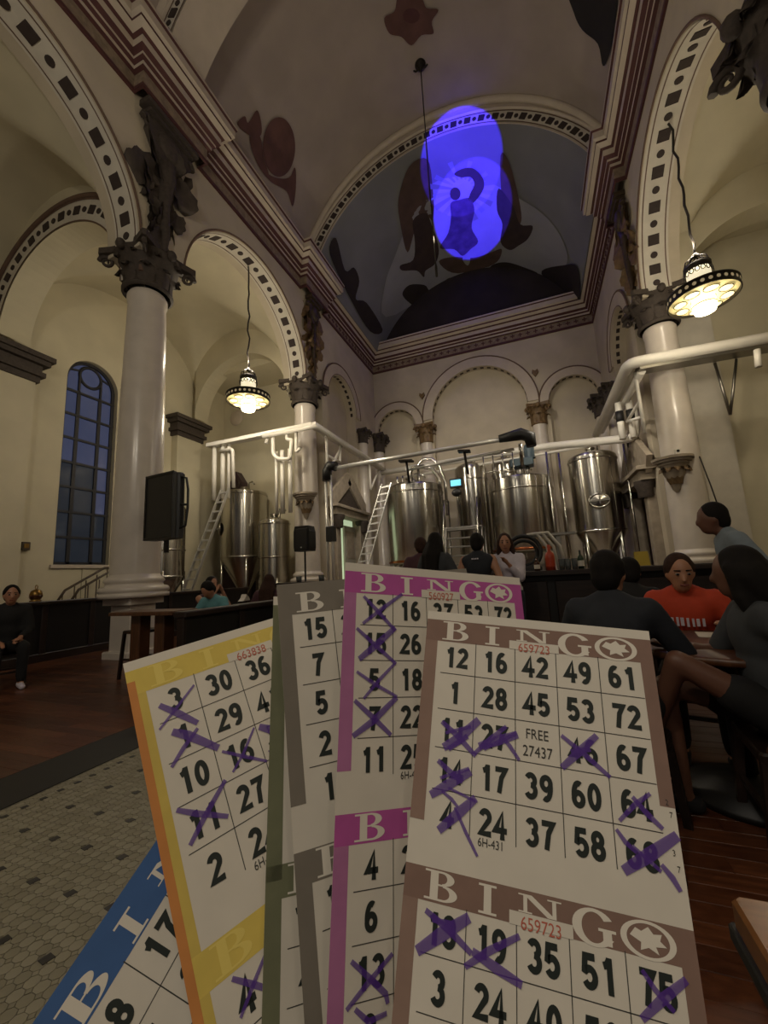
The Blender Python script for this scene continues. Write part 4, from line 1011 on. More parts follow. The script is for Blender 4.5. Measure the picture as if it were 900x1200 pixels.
for px, r_ in ((251, .075), (261, .075), (268, .05)): bp.append(drop(px, 10.25, 5.72, 3.9, r_))
a_, b_ = on_y(262, 535, 10.15), on_y(274, 545, 10.15); bp.append(('looped_pipe', [(a_.x - .15, 10.15, 5.5), (b_.x - .05, 10.15, 5.5), (b_.x, 10.15, 4.2)], .06, W))
for px, r_ in ((324, .05), (331, .065), (340, .065)): bp.append(drop(px, 10.3, 5.2, 3.2, r_))
q = lambda px, py: tuple(on_y(px, py, 10.12))
bp += [('looped_pipe', [q(312, 520), q(314, 510), q(320, 510), q(320, 532), q(326, 538), q(340, 538), q(342, 515), q(336, 515), q(337, 505)], .06, W), ('looped_pipe', [q(347, 505), q(347, 530), q(352, 525)], .05, W)]
# bracket truss beside the column
for a, b in (((-5.9, 11.0, 5.7), (-5.9, 11.0, 4.3)), ((-5.9, 11.0, 5.05), (-5.9, 11.9, 5.05)), ((-5.9, 11.0, 4.45), (-5.9, 12.1, 5.65)), ((-5.9, 11.9, 5.05), (-5.9, 12.0, 5.7))): bp.append(('truss_bar', [a, b], .045, W))
for a, b in (((-5.9, 14.6, 5.7), (-5.9, 14.6, 4.6)), ((-5.9, 14.6, 4.6), (-5.9, 15.6, 5.6))): bp.append(('truss_bar', [a, b], .045, W))
bridge('white pipe bridge passing the left column and running back to the kettles', bp)
e1 = on_y(745, 513, 12.4)
bp = [('main_pipe', [tuple(on_y(447, 554, 15.9)), tuple(on_y(640, 523, 14.6)), tuple(e1), tuple(on_y(742, 478, 12.4))], .12, W), ('thin_pipe', [tuple(on_y(470, 560, 15.9)), tuple(on_y(640, 531, 14.7)), tuple(on_y(690, 522, 13.5))], .05, W)]
bridge('white pipe crossing behind the kettles to the right column', bp)
bp = [('tray', [(2.65, 15.8, 5.85), (2.65, 10.3, 5.85)], -.2, W), ('main_pipe', [(2.5, 15.8, 5.8), (2.5, 10.3, 5.8), (8.0, 10.55, 5.8)], .13, W), ('lower_pipe', [(2.78, 13.6, 5.62), (2.78, 10.45, 5.62)], .09, W), ('tray', [(2.7, 10.45, 5.68), (8.0, 10.7, 5.68)], -.34, 'steel_dull')]
for px in (728, 741): 
    p = on_y(px, 500, 12.3); bp.append(('drop_pipe', [(p.x, 12.3, 5.6), (p.x, 12.3, 4.55)], .085, W)); bp.append(('pipe_collar', [(p.x, 12.3, 5.35), (p.x, 12.3, 5.05)], .1, 'rubber'))
for a, b in (((2.72, 10.75, 5.75), (2.72, 10.75, 4.2)), ((2.72, 10.75, 5.0), (2.72, 12.2, 5.0)), ((2.72, 10.75, 4.6), (2.72, 12.2, 5.0))): bp.append(('truss_bar', [a, b], .04, W))
p = on_y(856, 480, 10.7)
bp += [('wall_bracket', [(p.x - .1, 10.75, 5.6), (p.x, 10.75, p.z - .1)], .03, 'steel_dull'), ('wall_bracket', [(p.x + .3, 10.75, 5.6), (p.x, 10.75, p.z - .1)], .03, 'steel_dull'), ('stub_pipe', [tuple(on_y(887, 410, 10.2)), tuple(on_y(889, 430, 10.2))], .06, W)]
bridge('white pipe bridge running past the right column to the edge of the picture', bp)
# ================================================================== SCREEN, LOUDSPEAKER, SMALL WALL THINGS
t = thing('flat_screen', 'black flat screen on a bracket against the tall left column', 'screen', (-5.73, 4.84, 1.95), -.1)
mb = MB(); mb.cbox(-.36, .34, -.02, .06, 0, 1.1, .015); sc_ = obj('screen_panel', mb, 'tv_back', t)
mb = MB(); mb.cbox(-.36, .36, .06, .2, 0, 1.1, .03); obj('back_shell', mb, 'black_plastic', t)
mb = MB(); mb.tube([(.34, .1, .15), (.42, .16, .2), (.44, .18, .5), (.44, .18, .8), (.42, .16, 1.0), (.34, .1, 1.02)], .02, 8); mb.tube([(.34, .1, .55), (.44, .18, .55)], .02, 8); obj('guard_loop', mb, 'black_plastic', t)
mb = MB(); mb.beam((-.1, .2, .1), (-.4, .42, -.15), .08, .08); mb.beam((0, .18, .5), (-.5, .4, .5), .12, .3); obj('wall_arm', mb, 'black_plastic', t)
mb = MB(); mb.cbox(-.36, .36, -.035, -.02, 0, .04, .004); mb.cbox(-.36, .36, -.035, -.02, 1.06, 1.1, .004); mb.box(-.36, -.33, -.035, -.02, 0, 1.1); mb.box(.31, .34, -.035, -.02, 0, 1.1); obj('bezel', mb, 'black_plastic', sc_)
t = thing('loudspeaker', 'black loudspeaker on a thin stand in front of the left chancel column', 'speaker', (-5.64, 9, 1.9))
mb = MB(); mb.prism([(-.22, 0), (.22, 0), (.24, .1), (.24, .5), (.2, .66), (-.2, .66), (-.24, .5), (-.24, .1)], lambda a, b, q: (a, q, b), 0, .32); obj('cabinet', mb, 'black_plastic', t)
mb = MB(); mb.cbox(-.19, .19, -.02, 0, .05, .6, .02); obj('grille', mb, 'rubber', t)
mb = MB(); mb.box(-.02, .02, -.028, -.02, .08, .11); obj('badge', mb, 'alu', t)
t = thing('speaker_stand', 'thin black tripod stand under the loudspeaker', 'stand', (-5.64, 9.16, 0))
mb = MB(); mb.tube([(0, 0, .25), (0, 0, 1.92)], .025, 8); obj('pole', mb, 'black_plastic', t)
for k in range(3):
    a = 2 * PI * k / 3 + .4; mb = MB(); mb.tube([(0, 0, .75), (.45 * math.cos(a), .45 * math.sin(a), .015)], .015, 6); obj('leg', mb, 'black_plastic', t)
t = thing('wall_medallion', 'pale round wall plaque behind the left pendant lamp', 'plaque', tuple(on_y(277, 490, 12.58)))
mb = MB(); mb.lathe([(0, -.05), (.25, -.05), (.3, -.02), (.32, .0)], 24, axis='y'); obj('disc', mb, 'plaster_trim', t)
t = thing('alarm_box', 'small brown box on the wall left of the tall window', 'box', tuple(on_x(29, 640, XO + .02)))
mb = MB(); mb.cbox(0, .06, -.09, .09, -.1, .1, .01); obj('box', mb, 'bronze', t); mb = MB(); mb.box(.06, .075, -.05, .05, -.05, .05); obj('panel', mb, 'brass', t)
t = thing('carved_confessional', 'reddish carved wooden gable behind the left conical tank', 'furniture', (on_y(277, 600, 12.3).x, 12.3, 0))
mb = MB(); mb.cbox(-.7, .7, 0, .28, 0, 4.3, .02); obj('body', mb, 'door_wood', t)
mb = MB(); mb.prism([(-.8, 4.3), (.8, 4.3), (.8, 4.5), (.35, 4.6), (.3, 5.0), (0, 5.45), (-.3, 5.0), (-.35, 4.6), (-.8, 4.5)], lambda a, b, q_: (a, q_, b), -.05, .28); obj('gable', mb, 'door_wood', t)
mb = MB(); mb.lathe([(.16, -.08), (.2, -.08), (.2, -.04), (.16, -.04)], 20, (0, 0, 4.95), axis='y'); obj('gable_ring', mb, 'bronze', t)
# stair handrail and lantern in the left aisle
t = thing('stair_railing', 'brass stair railing below the tall window', 'railing', (XO + .55, 6.5, 0))
for k in range(2):
    mb = MB(); mb.tube([(k * .5, 0, .95), (k * .5, .15, 1.2), (k * .5, 1.1, 1.75), (k * .5, 1.35, 1.75)], .03, 8); obj('handrail', mb, 'bronze', t)
    for j in range(5):
        mb = MB(); y_ = .1 + .27 * j; mb.tube([(k * .5, y_, 0), (k * .5, y_, 1.15 + .52 * (y_ - .1))], .015, 6); obj('baluster', mb, 'bronze', t)
t = thing('lantern', 'small brass lantern standing on the dark partition at far left', 'lantern', (-8.2, 4.52, 1.03)); t.scale = (.62,) * 3
mb = MB(); mb.lathe([(0, 0), (.13, 0), (.14, .03), (.1, .05), (.13, .08), (.15, .2), (.12, .3), (.05, .34), (0, .35)], 12); obj('body', mb, 'brass', t); mb = MB(); mb.tube([(.05 * math.cos(a), 0, .4 + .06 * math.sin(a)) for a in [2 * PI * k / 12 for k in range(12)]], .012, 5, closed=True); obj('ring', mb, 'brass', t)
mb = MB(); mb.lathe([(.135, .12), (.152, .12), (.152, .18), (.135, .18)], 12); obj('glass', mb, 'bottle_amber', t)
#--PART3--
# ================================================================== FURNITURE
def partition(x, y0, y1, h, label, th=.1):
    t = thing('wooden_partition', label, 'partition', (x, y0, 0), 0, 'dark wooden partitions'); n = max(1, round((y1 - y0) / .9)); L = (y1 - y0)
    mb = MB(); mb.cbox(-th / 2 - .04, th / 2 + .04, -.02, L + .02, h - .06, h, .012); obj('top_rail', mb, 'dark_wood', t)
    mb = MB(); mb.cbox(-th / 2, th / 2, 0, L, 0, .14, .01); obj('plinth', mb, 'dark_wood', t)
    for k in range(n + 1):
        mb = MB(); y = L * k / n; mb.cbox(-th / 2, th / 2, max(0, y - .05), min(L, y + .05), .14, h - .06, .008); obj('stile', mb, 'dark_wood', t)
    for k in range(n):
        mb = MB(); mb.box(-th / 2 + .025, th / 2 - .025, L * k / n + .05, L * (k + 1) / n - .05, .14, h - .06); obj('panel', mb, 'black_panel', t)
partition(-8.2, 2.2, 6.3, 1.03, 'dark wooden partition below the brass lantern at far left')
partition(-8.2, 6.35, 10.0, 1.03, 'dark wooden partition beyond the base of the tall left column')
partition(-3.78, 3.5, 7.4, .9, 'dark booth back behind the yellow bingo card')
def bar():
    t = thing('bar_counter', 'long dark wooden bar counter in front of the kettles', 'bar', (-4.3, 6.0, 0)); L = 6.7
    mb = MB(); mb.cbox(-.06, L + .06, -.12, .62, 1.08, 1.14, .015); obj('counter_top', mb, 'dark_wood', t)
    mb = MB(); mb.box(0, L, .05, .55, 0, 1.08); obj('bar_body', mb, 'black_panel', t)
    for k in range(9):
        mb = MB(); mb.cbox(L * k / 9 + .05, L * (k + 1) / 9 - .05, .02, .05, .2, 1.0, .01); obj('bar_panel', mb, 'dark_wood', t)
    mb = MB(); mb.tube([(0, -.1, .2), (L, -.1, .2)], .025, 8); obj('foot_rail', mb, 'brass', t)
bar()
def bottle(x, y, z, r, h, m, label, cap='black_plastic'):
    t = thing('bottle', label, 'bottle', (x, y, z), 0, 'bottles on the bar')
    mb = MB(); mb.lathe([(0, 0), (r, 0), (r, h * .55), (r * .85, h * .65), (r * .35, h * .76), (r * .32, h * .93), (0, h * .93)], 18); obj('body', mb, m, t)
    mb = MB(); mb.lathe([(r * .36, h * .9), (r * .38, h), (0, h)], 14); obj('cap', mb, cap, t)
    mb = MB(); mb.lathe([(r * 1.02, h * .15), (r * 1.02, h * .45)], 18); obj('label', mb, 'paper' if m != 'extinguisher' else 'extinguisher', t)
def onbar(px, y=6.2): return on_y(px, 660, y).x
bottle(onbar(645), 6.2, 1.14, .065, .36, 'extinguisher', 'red orange bottle standing on the bar counter', 'extinguisher')
for i, (px, h, m, lab) in enumerate(((629, .2, 'bottle_amber', 'short dark amber bottle nearest the black hose coil'), (681, .26, 'bottle_green', 'green bottle at the right end of the bar counter'), (703, .24, 'bottle_amber', 'amber bottle on the bar behind the dark haired man'))):
    bottle(onbar(px), 6.22, 1.14, .04, h, m, lab)
def glass(x, y, z, label, r=.04, h=.15):
    t = thing('drinking_glass', label, 'glass', (x, y, z), 0, 'drinking glasses')
    mb = MB(); mb.lathe([(0, .008), (r * .8, .008), (r, h), (r * 1.06, h), (r * .88, 0), (0, 0)], 20); obj('glass', mb, 'glass', t)
    mb = MB(); mb.lathe([(0, .012), (r * .76, .012), (r * .88, h * .6), (0, h * .6)], 18); obj('drink', mb, 'bottle_amber', t)
for px, lab in ((658, 'clear glass just right of the red orange bottle'), (665, 'middle clear glass right of the red orange bottle'), (673, 'clear glass farthest right of the red orange bottle')): glass(onbar(px), 6.15, 1.14, lab)
for px, lab in ((352, 'clear glass on the bar left of the pink card corner'), (378, 'clear glass on the bar touching the pink card corner')): glass(onbar(px), 6.15, 1.14, lab, .05, .1)
# hose coil on the brewing floor
p = on_y(614, 648, 9.6)
t = thing('hose_coil', 'black hose coil with pale hoses below the widest kettle', 'hose', (p.x, 9.6, 0))
mb = MB(); mb.tube([(.36 * math.cos(a), .02 * math.sin(3 * a), p.z + .02 + .36 * math.sin(a)) for a in [2 * PI * k / 32 for k in range(32)]], .045, 8, closed=True); obj('coil', mb, 'rubber', t)
mb = MB(); mb.tube([(.28 * math.cos(a), .08, p.z + .28 * math.sin(a)) for a in [2 * PI * k / 32 for k in range(32)]], .04, 8, closed=True); obj('coil', mb, 'rubber', t)
for k in range(3):
    mb = MB(); mb.tube([(.1 + .1 * k, 0, p.z + .4), (.3 + .12 * k, 0, p.z + .42), (.5 + .13 * k, 0, p.z + .1), (.55 + .14 * k, 0, p.z - .4)], .035, 8); obj('pale_hose', mb, 'hose_white', t)
mb = MB(); mb.cbox(-.35, .35, -.1, .3, 0, p.z - .3, .03); obj('cart', mb, 'black_panel', t)
mb = MB(); mb.beam((.75, .2, 0), (.75, .2, p.z + .35), .1, .1); mb.beam((.2, .2, p.z + .38), (1.1, .2, p.z + .38), .3, .05); obj('bench_frame', mb, 'steel_dull', t)
p = on_y(752, 655, 9.4)
t = thing('floor_sign', 'yellow folding floor sign beside the right doorway', 'sign', (p.x, 9.4, .0))
for e in (-1, 1):
    mb = MB(); mb.prism([(-.16, 0), (.16, 0), (.12, p.z + .15), (-.12, p.z + .15)], lambda a, b, q: (a, e * (.2 * (1 - b / (p.z + .15)) + .01) + q, b), 0, .015); obj('leaf', mb, 'yellow_plastic', t)
# near table corner
t = thing('wooden_table', 'golden wooden table corner at the lower right edge of the picture', 'table', (.2, .735, 0))
mb = MB(); mb.cbox(0, .8, -1.1, 0, .712, .75, .006); obj('table_top', mb, 'table_wood', t)
mb = MB(); mb.cbox(-.006, .8, -1.1, .004, .695, .714, .003); obj('edge_band', mb, 'border_black', t)
for x_, y_ in ((.06, -.06), (.74, -.06), (.06, -1.04), (.74, -1.04)):
    mb = MB(); mb.cbox(x_ - .03, x_ + .03, y_ - .03, y_ + .03, 0, .696, .005); obj('leg', mb, 'dark_wood', t)
def round_table(x, y, r, h, label, m='table_brown'):
    t = thing('round_table', label, 'table', (x, y, 0), 0, 'round wooden tables')
    mb = MB(); mb.lathe([(0, h - .04), (r - .015, h - .04), (r, h - .03), (r, h - .008), (r - .01, h), (0, h)], 40); obj('table_top', mb, m, t)
    mb = MB(); mb.lathe([(0, .12), (.05, .12), (.045, h - .1), (.12, h - .04)], 16); obj('pedestal', mb, 'black_panel', t)
    mb = MB(); mb.lathe([(0, 0), (.3, 0), (.3, .03), (.08, .1), (0, .12)], 24); obj('foot', mb, 'black_panel', t)
round_table(.9, 2.72, .46, .75, 'round wooden table between the people at right')
def chair(x, y, rz, label, h=.45, m='dark_wood', back=True):
    t = thing('wooden_chair' if back else 'bar_stool', label, 'chair' if back else 'stool', (x, y, 0), rz, 'dark wooden chairs' if back else 'bar stools')
    w_ = .2 if back else .17
    mb = MB(); mb.cbox(-w_, w_, -w_, w_, h - .04, h, .01); obj('seat', mb, m, t)
    for sx in (-1, 1):
        for sy in (-1, 1):
            mb = MB(); mb.beam((sx * (w_ - .02), sy * (w_ - .02), h - .04), (sx * (w_ + .01), sy * (w_ + .01), 0), .035, .035); obj('leg', mb, m, t)
    for sy in (-1, 1):
        mb = MB(); mb.beam((-w_, sy * w_ * .95, h * .4), (w_, sy * w_ * .95, h * .4), .02, .025); obj('stretcher', mb, m, t)
    if back:
        for sx in (-1, 1):
            mb = MB(); mb.beam((sx * (w_ - .02), -w_ + .02, h), (sx * (w_ - .02), -w_ - .06, h + .42), .035, .03, up=(0, 1, 0)); obj('back_post', mb, m, t)
        for k in range(3):
            mb = MB(); mb.beam((-w_ + .02, -w_ - .015 - .02 * k, h + .14 + .12 * k), (w_ - .02, -w_ - .015 - .02 * k, h + .14 + .12 * k), .02, .06); obj('back_slat', mb, m, t)
    return t
t = thing('high_table', 'brown high table left of the yellow bingo card', 'table', (-4.5, 3.78, 0))
mb = MB(); mb.cbox(-.55, .5, -.2, .2, .855, .9, .01); obj('table_top', mb, 'table_brown', t)
for x_ in (-.25, .15):
    mb = MB(); mb.cbox(x_ - .06, x_ + .1, -.08, .08, 0, .855, .01); obj('trestle', mb, 'table_brown', t)
mb = MB(); mb.cbox(-.3, .3, -.04, .04, .2, .28, .01); obj('stretcher', mb, 'table_brown', t)
chair(-5.15, 4.15, 0, 'dark bar stool at the end of the brown high table', .62, back=False)
# ================================================================== PEOPLE
def face_to(dx, dy): return math.atan2(-dx, dy)
def remesh(mb, m, vox, name, smooth=4):
    me = mb.mesh(name + '_raw', m); o = bpy.data.objects.new(name + '_raw', me); COL.objects.link(o)
    md_ = o.modifiers.new('r', 'REMESH'); md_.mode = 'VOXEL'; md_.voxel_size = vox; md_.use_smooth_shade = True
    sm = o.modifiers.new('s', 'SMOOTH'); sm.iterations = smooth; sm.factor = .5
    dg = bpy.context.evaluated_depsgraph_get(); new = bpy.data.meshes.new_from_object(o.evaluated_get(dg)); new.name = name
    bpy.data.objects.remove(o); bpy.data.meshes.remove(me)
    if not new.materials: new.materials.append(M[m])
    return new
def person(label, x, y, rz, pose='sit', lean=.1, turn=0, nod=0, scale=1, hands=None, shirt='c_black', pants='c_black', hair='hair', long_=False, sleeve=.5, skin='skin', seat=.46, bare_legs=False, eyes=False, cap_hair=False, knees=None, feet=None, zoff=0, shoes='c_black', shirt_on=True, hv=1):
    vq = 1 if (Vector((x, y, 1)) - CAM).length < 4.2 else 1.4
    t = thing('person', label, 'person', (x, y, zoff), rz)
    S = scale; hipz = (seat + .09) if pose == 'sit' else .9 * S
    c, s_ = math.cos(lean), math.sin(lean)
    def U(px, py, pz):           # upper body point, pz above the hips, leaning forward about the hips
        return Vector((px * S, (py * c + pz * s_) * S, hipz + (pz * c - py * s_) * S))
    pel = Vector((0, 0, hipz)); ch = U(0, .0, .34); nk = U(0, .0, .53)
    sh = {e: U(.175 * e, 0, .47) for e in (-1, 1)}
    hc = U(0, .035, .67)
    Rh = Matrix.Rotation(turn, 3, 'Z') @ Matrix.Rotation(-nod - lean * .55, 3, 'X')
    H = lambda a, b, d: hc + Rh @ Vector((a * S, b * S, d * S))
    hp = {e: Vector((.095 * e * S, 0, hipz - .01)) for e in (-1, 1)}
    if pose == 'sit':
        kn = {e: Vector((.13 * e * S, .43 * S, hipz + .0)) for e in (-1, 1)}; an = {e: Vector((.13 * e * S, .40 * S, .07)) for e in (-1, 1)}
    else:
        kn = {e: Vector((.1 * e * S, .03, .49 * S)) for e in (-1, 1)}; an = {e: Vector((.105 * e * S, -.02, .08)) for e in (-1, 1)}
    if knees: kn = {e: Vector(knees[(e + 1) // 2]) for e in (-1, 1)}
    if feet: an = {e: Vector(feet[(e + 1) // 2]) for e in (-1, 1)}
    wr = {}; el = {}
    for e in (-1, 1):
        tgt = Vector(hands[(e + 1) // 2]) if hands and hands[(e + 1) // 2] is not None else (U(.27 * e, .22, .02) if pose == 'sit' else U(.25 * e, .04, -.04))
        a, b = .29 * S, .26 * S; d = tgt - sh[e]; L = min(d.length, (a + b) * .985); d.normalize(); tgt = sh[e] + d * L
        h = (a * a - b * b + L * L) / (2 * L); k = math.sqrt(max(0, a * a - h * h))
        pole = Vector((.5 * e, -.45, -.75)); pole = (pole - d * pole.dot(d)).normalized()
        el[e] = sh[e] + d * h + pole * k; wr[e] = tgt
    B = MB()
    B.ell(H(0, 0, .01), (.077 * S, .097 * S, .118 * S), 16, 12, rot=Rh); B.ell(H(0, .025, -.06), (.058 * S, .068 * S, .07 * S), 12, 8, rot=Rh)
    B.cap(H(0, .095, .0), H(0, .108, -.028), .011 * S, .016 * S, 8)
    for e in (-1, 1): B.ell(H(.08 * e, -.005, -.01), (.012 * S, .022 * S, .032 * S), 8, 6, rot=Rh)
    B.cap(nk - (nk - ch) * .2, H(0, -.015, -.05), .056 * S, .05 * S)
    def torso(B, g):
        R3 = Matrix.Rotation(-lean, 3, 'X')
        B.ell(U(0, 0, .37), (.165 * S + g, .115 * S + g, .16 * S + g), 16, 10, rot=R3); B.ell(U(0, .005, .2), (.145 * S + g, .105 * S + g, .17 * S + g), 16, 10, rot=R3); B.ell(pel + Vector((0, 0, .05)), (.165 * S + g, .12 * S + g, .13 * S + g), 16, 10)
        B.cap(sh[-1] + (ch - sh[-1]) * .2, sh[1] + (ch - sh[1]) * .2, .072 * S + g, .072 * S + g); B.cap(U(-.1, 0, .48), U(0, 0, .53), .05 * S + g, .055 * S + g); B.cap(U(.1, 0, .48), U(0, 0, .53), .05 * S + g, .055 * S + g)
    torso(B, 0)
    for e in (-1, 1):
        B.cap(sh[e], el[e], .054 * S, .043 * S); B.cap(el[e], wr[e], .043 * S, .029 * S)
        d = (wr[e] - el[e]).normalized(); sd = d.cross(Vector((0, 0, 1)));
        sd = sd.normalized() if sd.length > .1 else Vector((1, 0, 0)); dn = d.cross(sd)
        palm = wr[e] + d * .055 * S; B.ell(palm, (.04 * S, .045 * S, .024 * S), 10, 7, rot=Matrix((sd, d, dn)).transposed())
        for q, (o_, l_) in enumerate(((-.03, .06), (-.01, .072), (.011, .068), (.03, .052))):
            f0 = palm + d * .035 * S + sd * o_ * S; f1 = f0 + d * l_ * .55 * S; f2 = f1 + (d * .75 - Vector((0, 0, .6))).normalized() * l_ * .55 * S
            B.cap(f0, f1, .0095 * S, .009 * S, 6); B.cap(f1, f2, .009 * S, .008 * S, 6)
        B.cap(palm - d * .02 * S - sd * e * .03 * S, palm + d * .03 * S - sd * e * .065 * S, .012 * S, .0095 * S, 6)
        B.cap(hp[e], kn[e], .085 * S, .056 * S); B.cap(kn[e], an[e], .055 * S, .036 * S)
        ft = Vector((0, 1, 0)) if pose == 'stand' or not feet else Vector((0, 1, 0)); B.cap(an[e] + Vector((0, -.03, -.035)), an[e] + ft * .15 + Vector((0, 0, -.045)), .036 * S, .03 * S)
    put('body', remesh(B, skin, .0125 * vq, 'body'), t)
    if shirt_on:
        C = MB(); torso(C, .014)
        for e in (-1, 1):
            if sleeve > 0: C.cap(sh[e], sh[e].lerp(el[e], min(1, sleeve * 2)), .07 * S, .062 * S)
            if sleeve > .5: C.cap(el[e], el[e].lerp(wr[e], (sleeve - .5) * 1.9), .058 * S, .045 * S)
        put('shirt', remesh(C, shirt, .017 * vq, 'shirt', 6), t)
    C = MB(); C.ell(pel + Vector((0, 0, .01)), (.185 * S, .145 * S, .13 * S), 16, 10)
    for e in (-1, 1):
        if bare_legs: C.cap(hp[e], hp[e].lerp(kn[e], .45), .105 * S, .095 * S)
        else: C.cap(hp[e], kn[e], .102 * S, .074 * S); C.cap(kn[e], kn[e].lerp(an[e], .9), .073 * S, .056 * S)
    put('shorts' if bare_legs else 'trousers', remesh(C, pants, .018 * vq, 'trousers', 5), t)
    for e in (-1, 1):
        C = MB(); C.cap(an[e] + Vector((0, -.035, -.03)), an[e] + Vector((0, .155, -.04)), .044 * S, .036 * S); put('shoe', remesh(C, shoes, .014 * vq, 'shoe', 2), t)
    C = MB(); C.ell(H(0, -.022, .035), (.09 * S, .102 * S, .108 * S), 16, 12, rot=Rh); C.ell(H(0, -.055, -.02), (.08 * S, .07 * S, .09 * S), 14, 10, rot=Rh)
    if long_:
        for e, w_ in ((-1, .05), (0, .065), (1, .05)):
            p0 = H(.05 * e, -.05, -.02); p1 = U(.075 * e, -.09, .5); p2 = U(.08 * e, -.125, .26)
            C.cap(p0, p1, w_ * S * 1.25 * hv, w_ * S * 1.25 * hv); C.cap(p1, p2, w_ * S * 1.25 * hv, w_ * S * .8 * hv)
        for e in (-1, 1): C.cap(H(.08 * e, .03 * (hv - 1), .03), H(.088 * e, -.01, -.11), .024 * S * hv, .028 * S * hv); C.cap(H(.088 * e, -.01, -.11), U(.11 * e, .02, .42), .03 * S * hv, .022 * S * hv)
    else:
        for e in (-1, 1): C.cap(H(.076 * e, -.01, .05), H(.08 * e, -.015, -.005), .02 * S, .016 * S)
    put('hair', remesh(C, hair, .0125 * vq, 'hair', 3), t)
    if eyes:
        for e in (-1, 1):
            C = MB(); C.ell(H(.032 * e, .088, .012), (.014 * S, .008 * S, .0085 * S), 10, 7, rot=Rh); ey = obj('eye', C, 'eye_white', t)
            C = MB(); C.ell(H(.032 * e, .095, .012), (.007 * S, .004 * S, .0075 * S), 8, 6, rot=Rh); obj('iris', C, 'hair', ey)
            C = MB(); C.cap(H(.018 * e, .094, .036), H(.05 * e, .082, .036), .0045 * S, .003 * S, 6); obj('eyebrow', C, 'hair', t)
        C = MB(); C.cap(H(-.02, .092, -.062), H(.02, .092, -.062), .006 * S, .006 * S, 6); C.cap(H(0, .095, -.064), H(0, .095, -.067), .007 * S, .007 * S, 6); obj('mouth', C, 'lip', t)
    return t
# right hand table
person('person in a dark shirt seen from behind at the right hand table', .32, 2.35, face_to(.35, 1), lean=.14, shirt='c_navy', hair='hair', sleeve=.55, hands=((-.2, .38, .78), (.22, .4, .78)), scale=.93, seat=.44, turn=-.15)
chair(.26, 2.22, face_to(.35, 1), 'dark chair under the person in the dark shirt', .42)
person('black haired person beyond the one in the dark shirt', .66, 3.75, face_to(.35, .8), lean=.2, shirt='c_black', sleeve=.9, scale=.93, seat=.42, turn=.3)
chair(.62, 3.64, face_to(.35, .8), 'dark chair under the black haired person', .4)
pw = person('person in an orange shirt with white print, leaning on the table', .94, 3.4, face_to(-.28, -1), lean=.28, shirt='c_orange', hair='hair_brown', sleeve=.5, hands=((-.2, .36, .79), (.16, .40, .79)), scale=.95, seat=.42, eyes=True, turn=.2, nod=.05, skin='skin')
chair(.98, 3.53, face_to(-.28, -1), 'dark chair under the person in the orange shirt', .4)
mb = MB(); rnd = random.Random(3)
for k in range(7):
    mb.box(-.09 + k * .027, -.09 + k * .027 + rnd.uniform(.012, .02), 0, .004, -.02 - rnd.uniform(0, .012), .02 + rnd.uniform(0, .012))
o = obj('shirt_print', mb, 'c_white', pw); o.location = (0, .225, .80); o.rotation_euler = (-.25, 0, 0)
person('long haired person in a grey top with bare knee, seated side on at right', .93, 2.32, face_to(-1, .12), lean=.06, shirt='c_gray', pants='c_black', long_=True, bare_legs=True, hands=((-.24, .05, .55), (.16, .36, .77)), sleeve=.42, scale=.91, seat=.43, knees=((-.1, .36, .74), (.12, .40, .58)), feet=((.08, .5, .32), (.12, .38, .07)), skin='skin_b', turn=-.35, hv=1.35)
chair(.98, 2.31, face_to(-1, .12), 'dark chair under the long haired person', .42)
person('standing person in a pale blue grey shirt, side on beside the right column', 1.6, 3.95, face_to(-1, .1), pose='stand', lean=.3, shirt='c_bluegray', pants='c_jean', sleeve=.5, scale=.99, skin='skin_b', nod=-.1)
# paper and cup on that table
for x_, y_, a_, lab in ((.66, 2.68, .3, 'white paper slip in front of the person in the dark shirt'), (.93, 2.98, -.2, 'white paper slip in front of the person in the orange shirt')):
    t = thing('paper_slip', lab, 'paper', (x_, y_, .7505), a_); mb = MB(); mb.cbox(-.07, .07, -.1, .1, 0, .0015, .0003); obj('sheet', mb, 'paper', t)
p = on_y(655, 712, 2.75)
# left side
person('person in black with a white collar sitting at far left', -6.75, 3.42, face_to(.9, -.35), lean=.1, shirt='c_black', sleeve=.95, hands=((-.1, .32, .62), (.12, .35, .6)), seat=.42, eyes=True, shoes='c_white', scale=1.0)
chair(-6.86, 3.46, face_to(.9, -.35), 'dark chair under the person in black at far left', .4)
person('bare shouldered person holding both hands to the face at left', -4.75, 4.9, face_to(1, -.25), lean=.12, shirt='c_maroon', sleeve=0, hands=((-.06, .3, 1.06), (.07, .3, 1.05)), seat=.44, eyes=True, scale=.97)
chair(-4.87, 4.93, face_to(1, -.25), 'dark chair under the bare shouldered person', .42)
person('person in a pale turquoise shirt bending over the booth at left', -4.32, 4.78, face_to(.05, -1), lean=.5, nod=.5, shirt='c_cyan', sleeve=.4, seat=.47, hair='hair', scale=.95, hands=((-.2, .5, .8), (.2, .5, .8)))
chair(-4.33, 4.92, face_to(.05, -1), 'dark chair under the person in turquoise', .42)
person('dark haired person in maroon seen from behind left of the grey card', -4.15, 5.55, face_to(-.4, 1), lean=.2, shirt='c_maroon', sleeve=.9, hair='hair_brown', seat=.44, scale=.98, long_=True)
chair(-4.12, 5.42, face_to(-.4, 1), 'dark chair under the person in maroon', .42)
t = thing('napkin', 'white folded napkin on the booth back left of the grey card', 'napkin', tuple(on_z(286, 704, .9)), .3)
mb = MB(); mb.prism([(-.14, 0), (.14, 0), (.1, .05), (.0, .1), (-.05, .04)], lambda a, b, q: (q * .4, a, b), -.1, .1); obj('cloth', mb, 'paper', t)
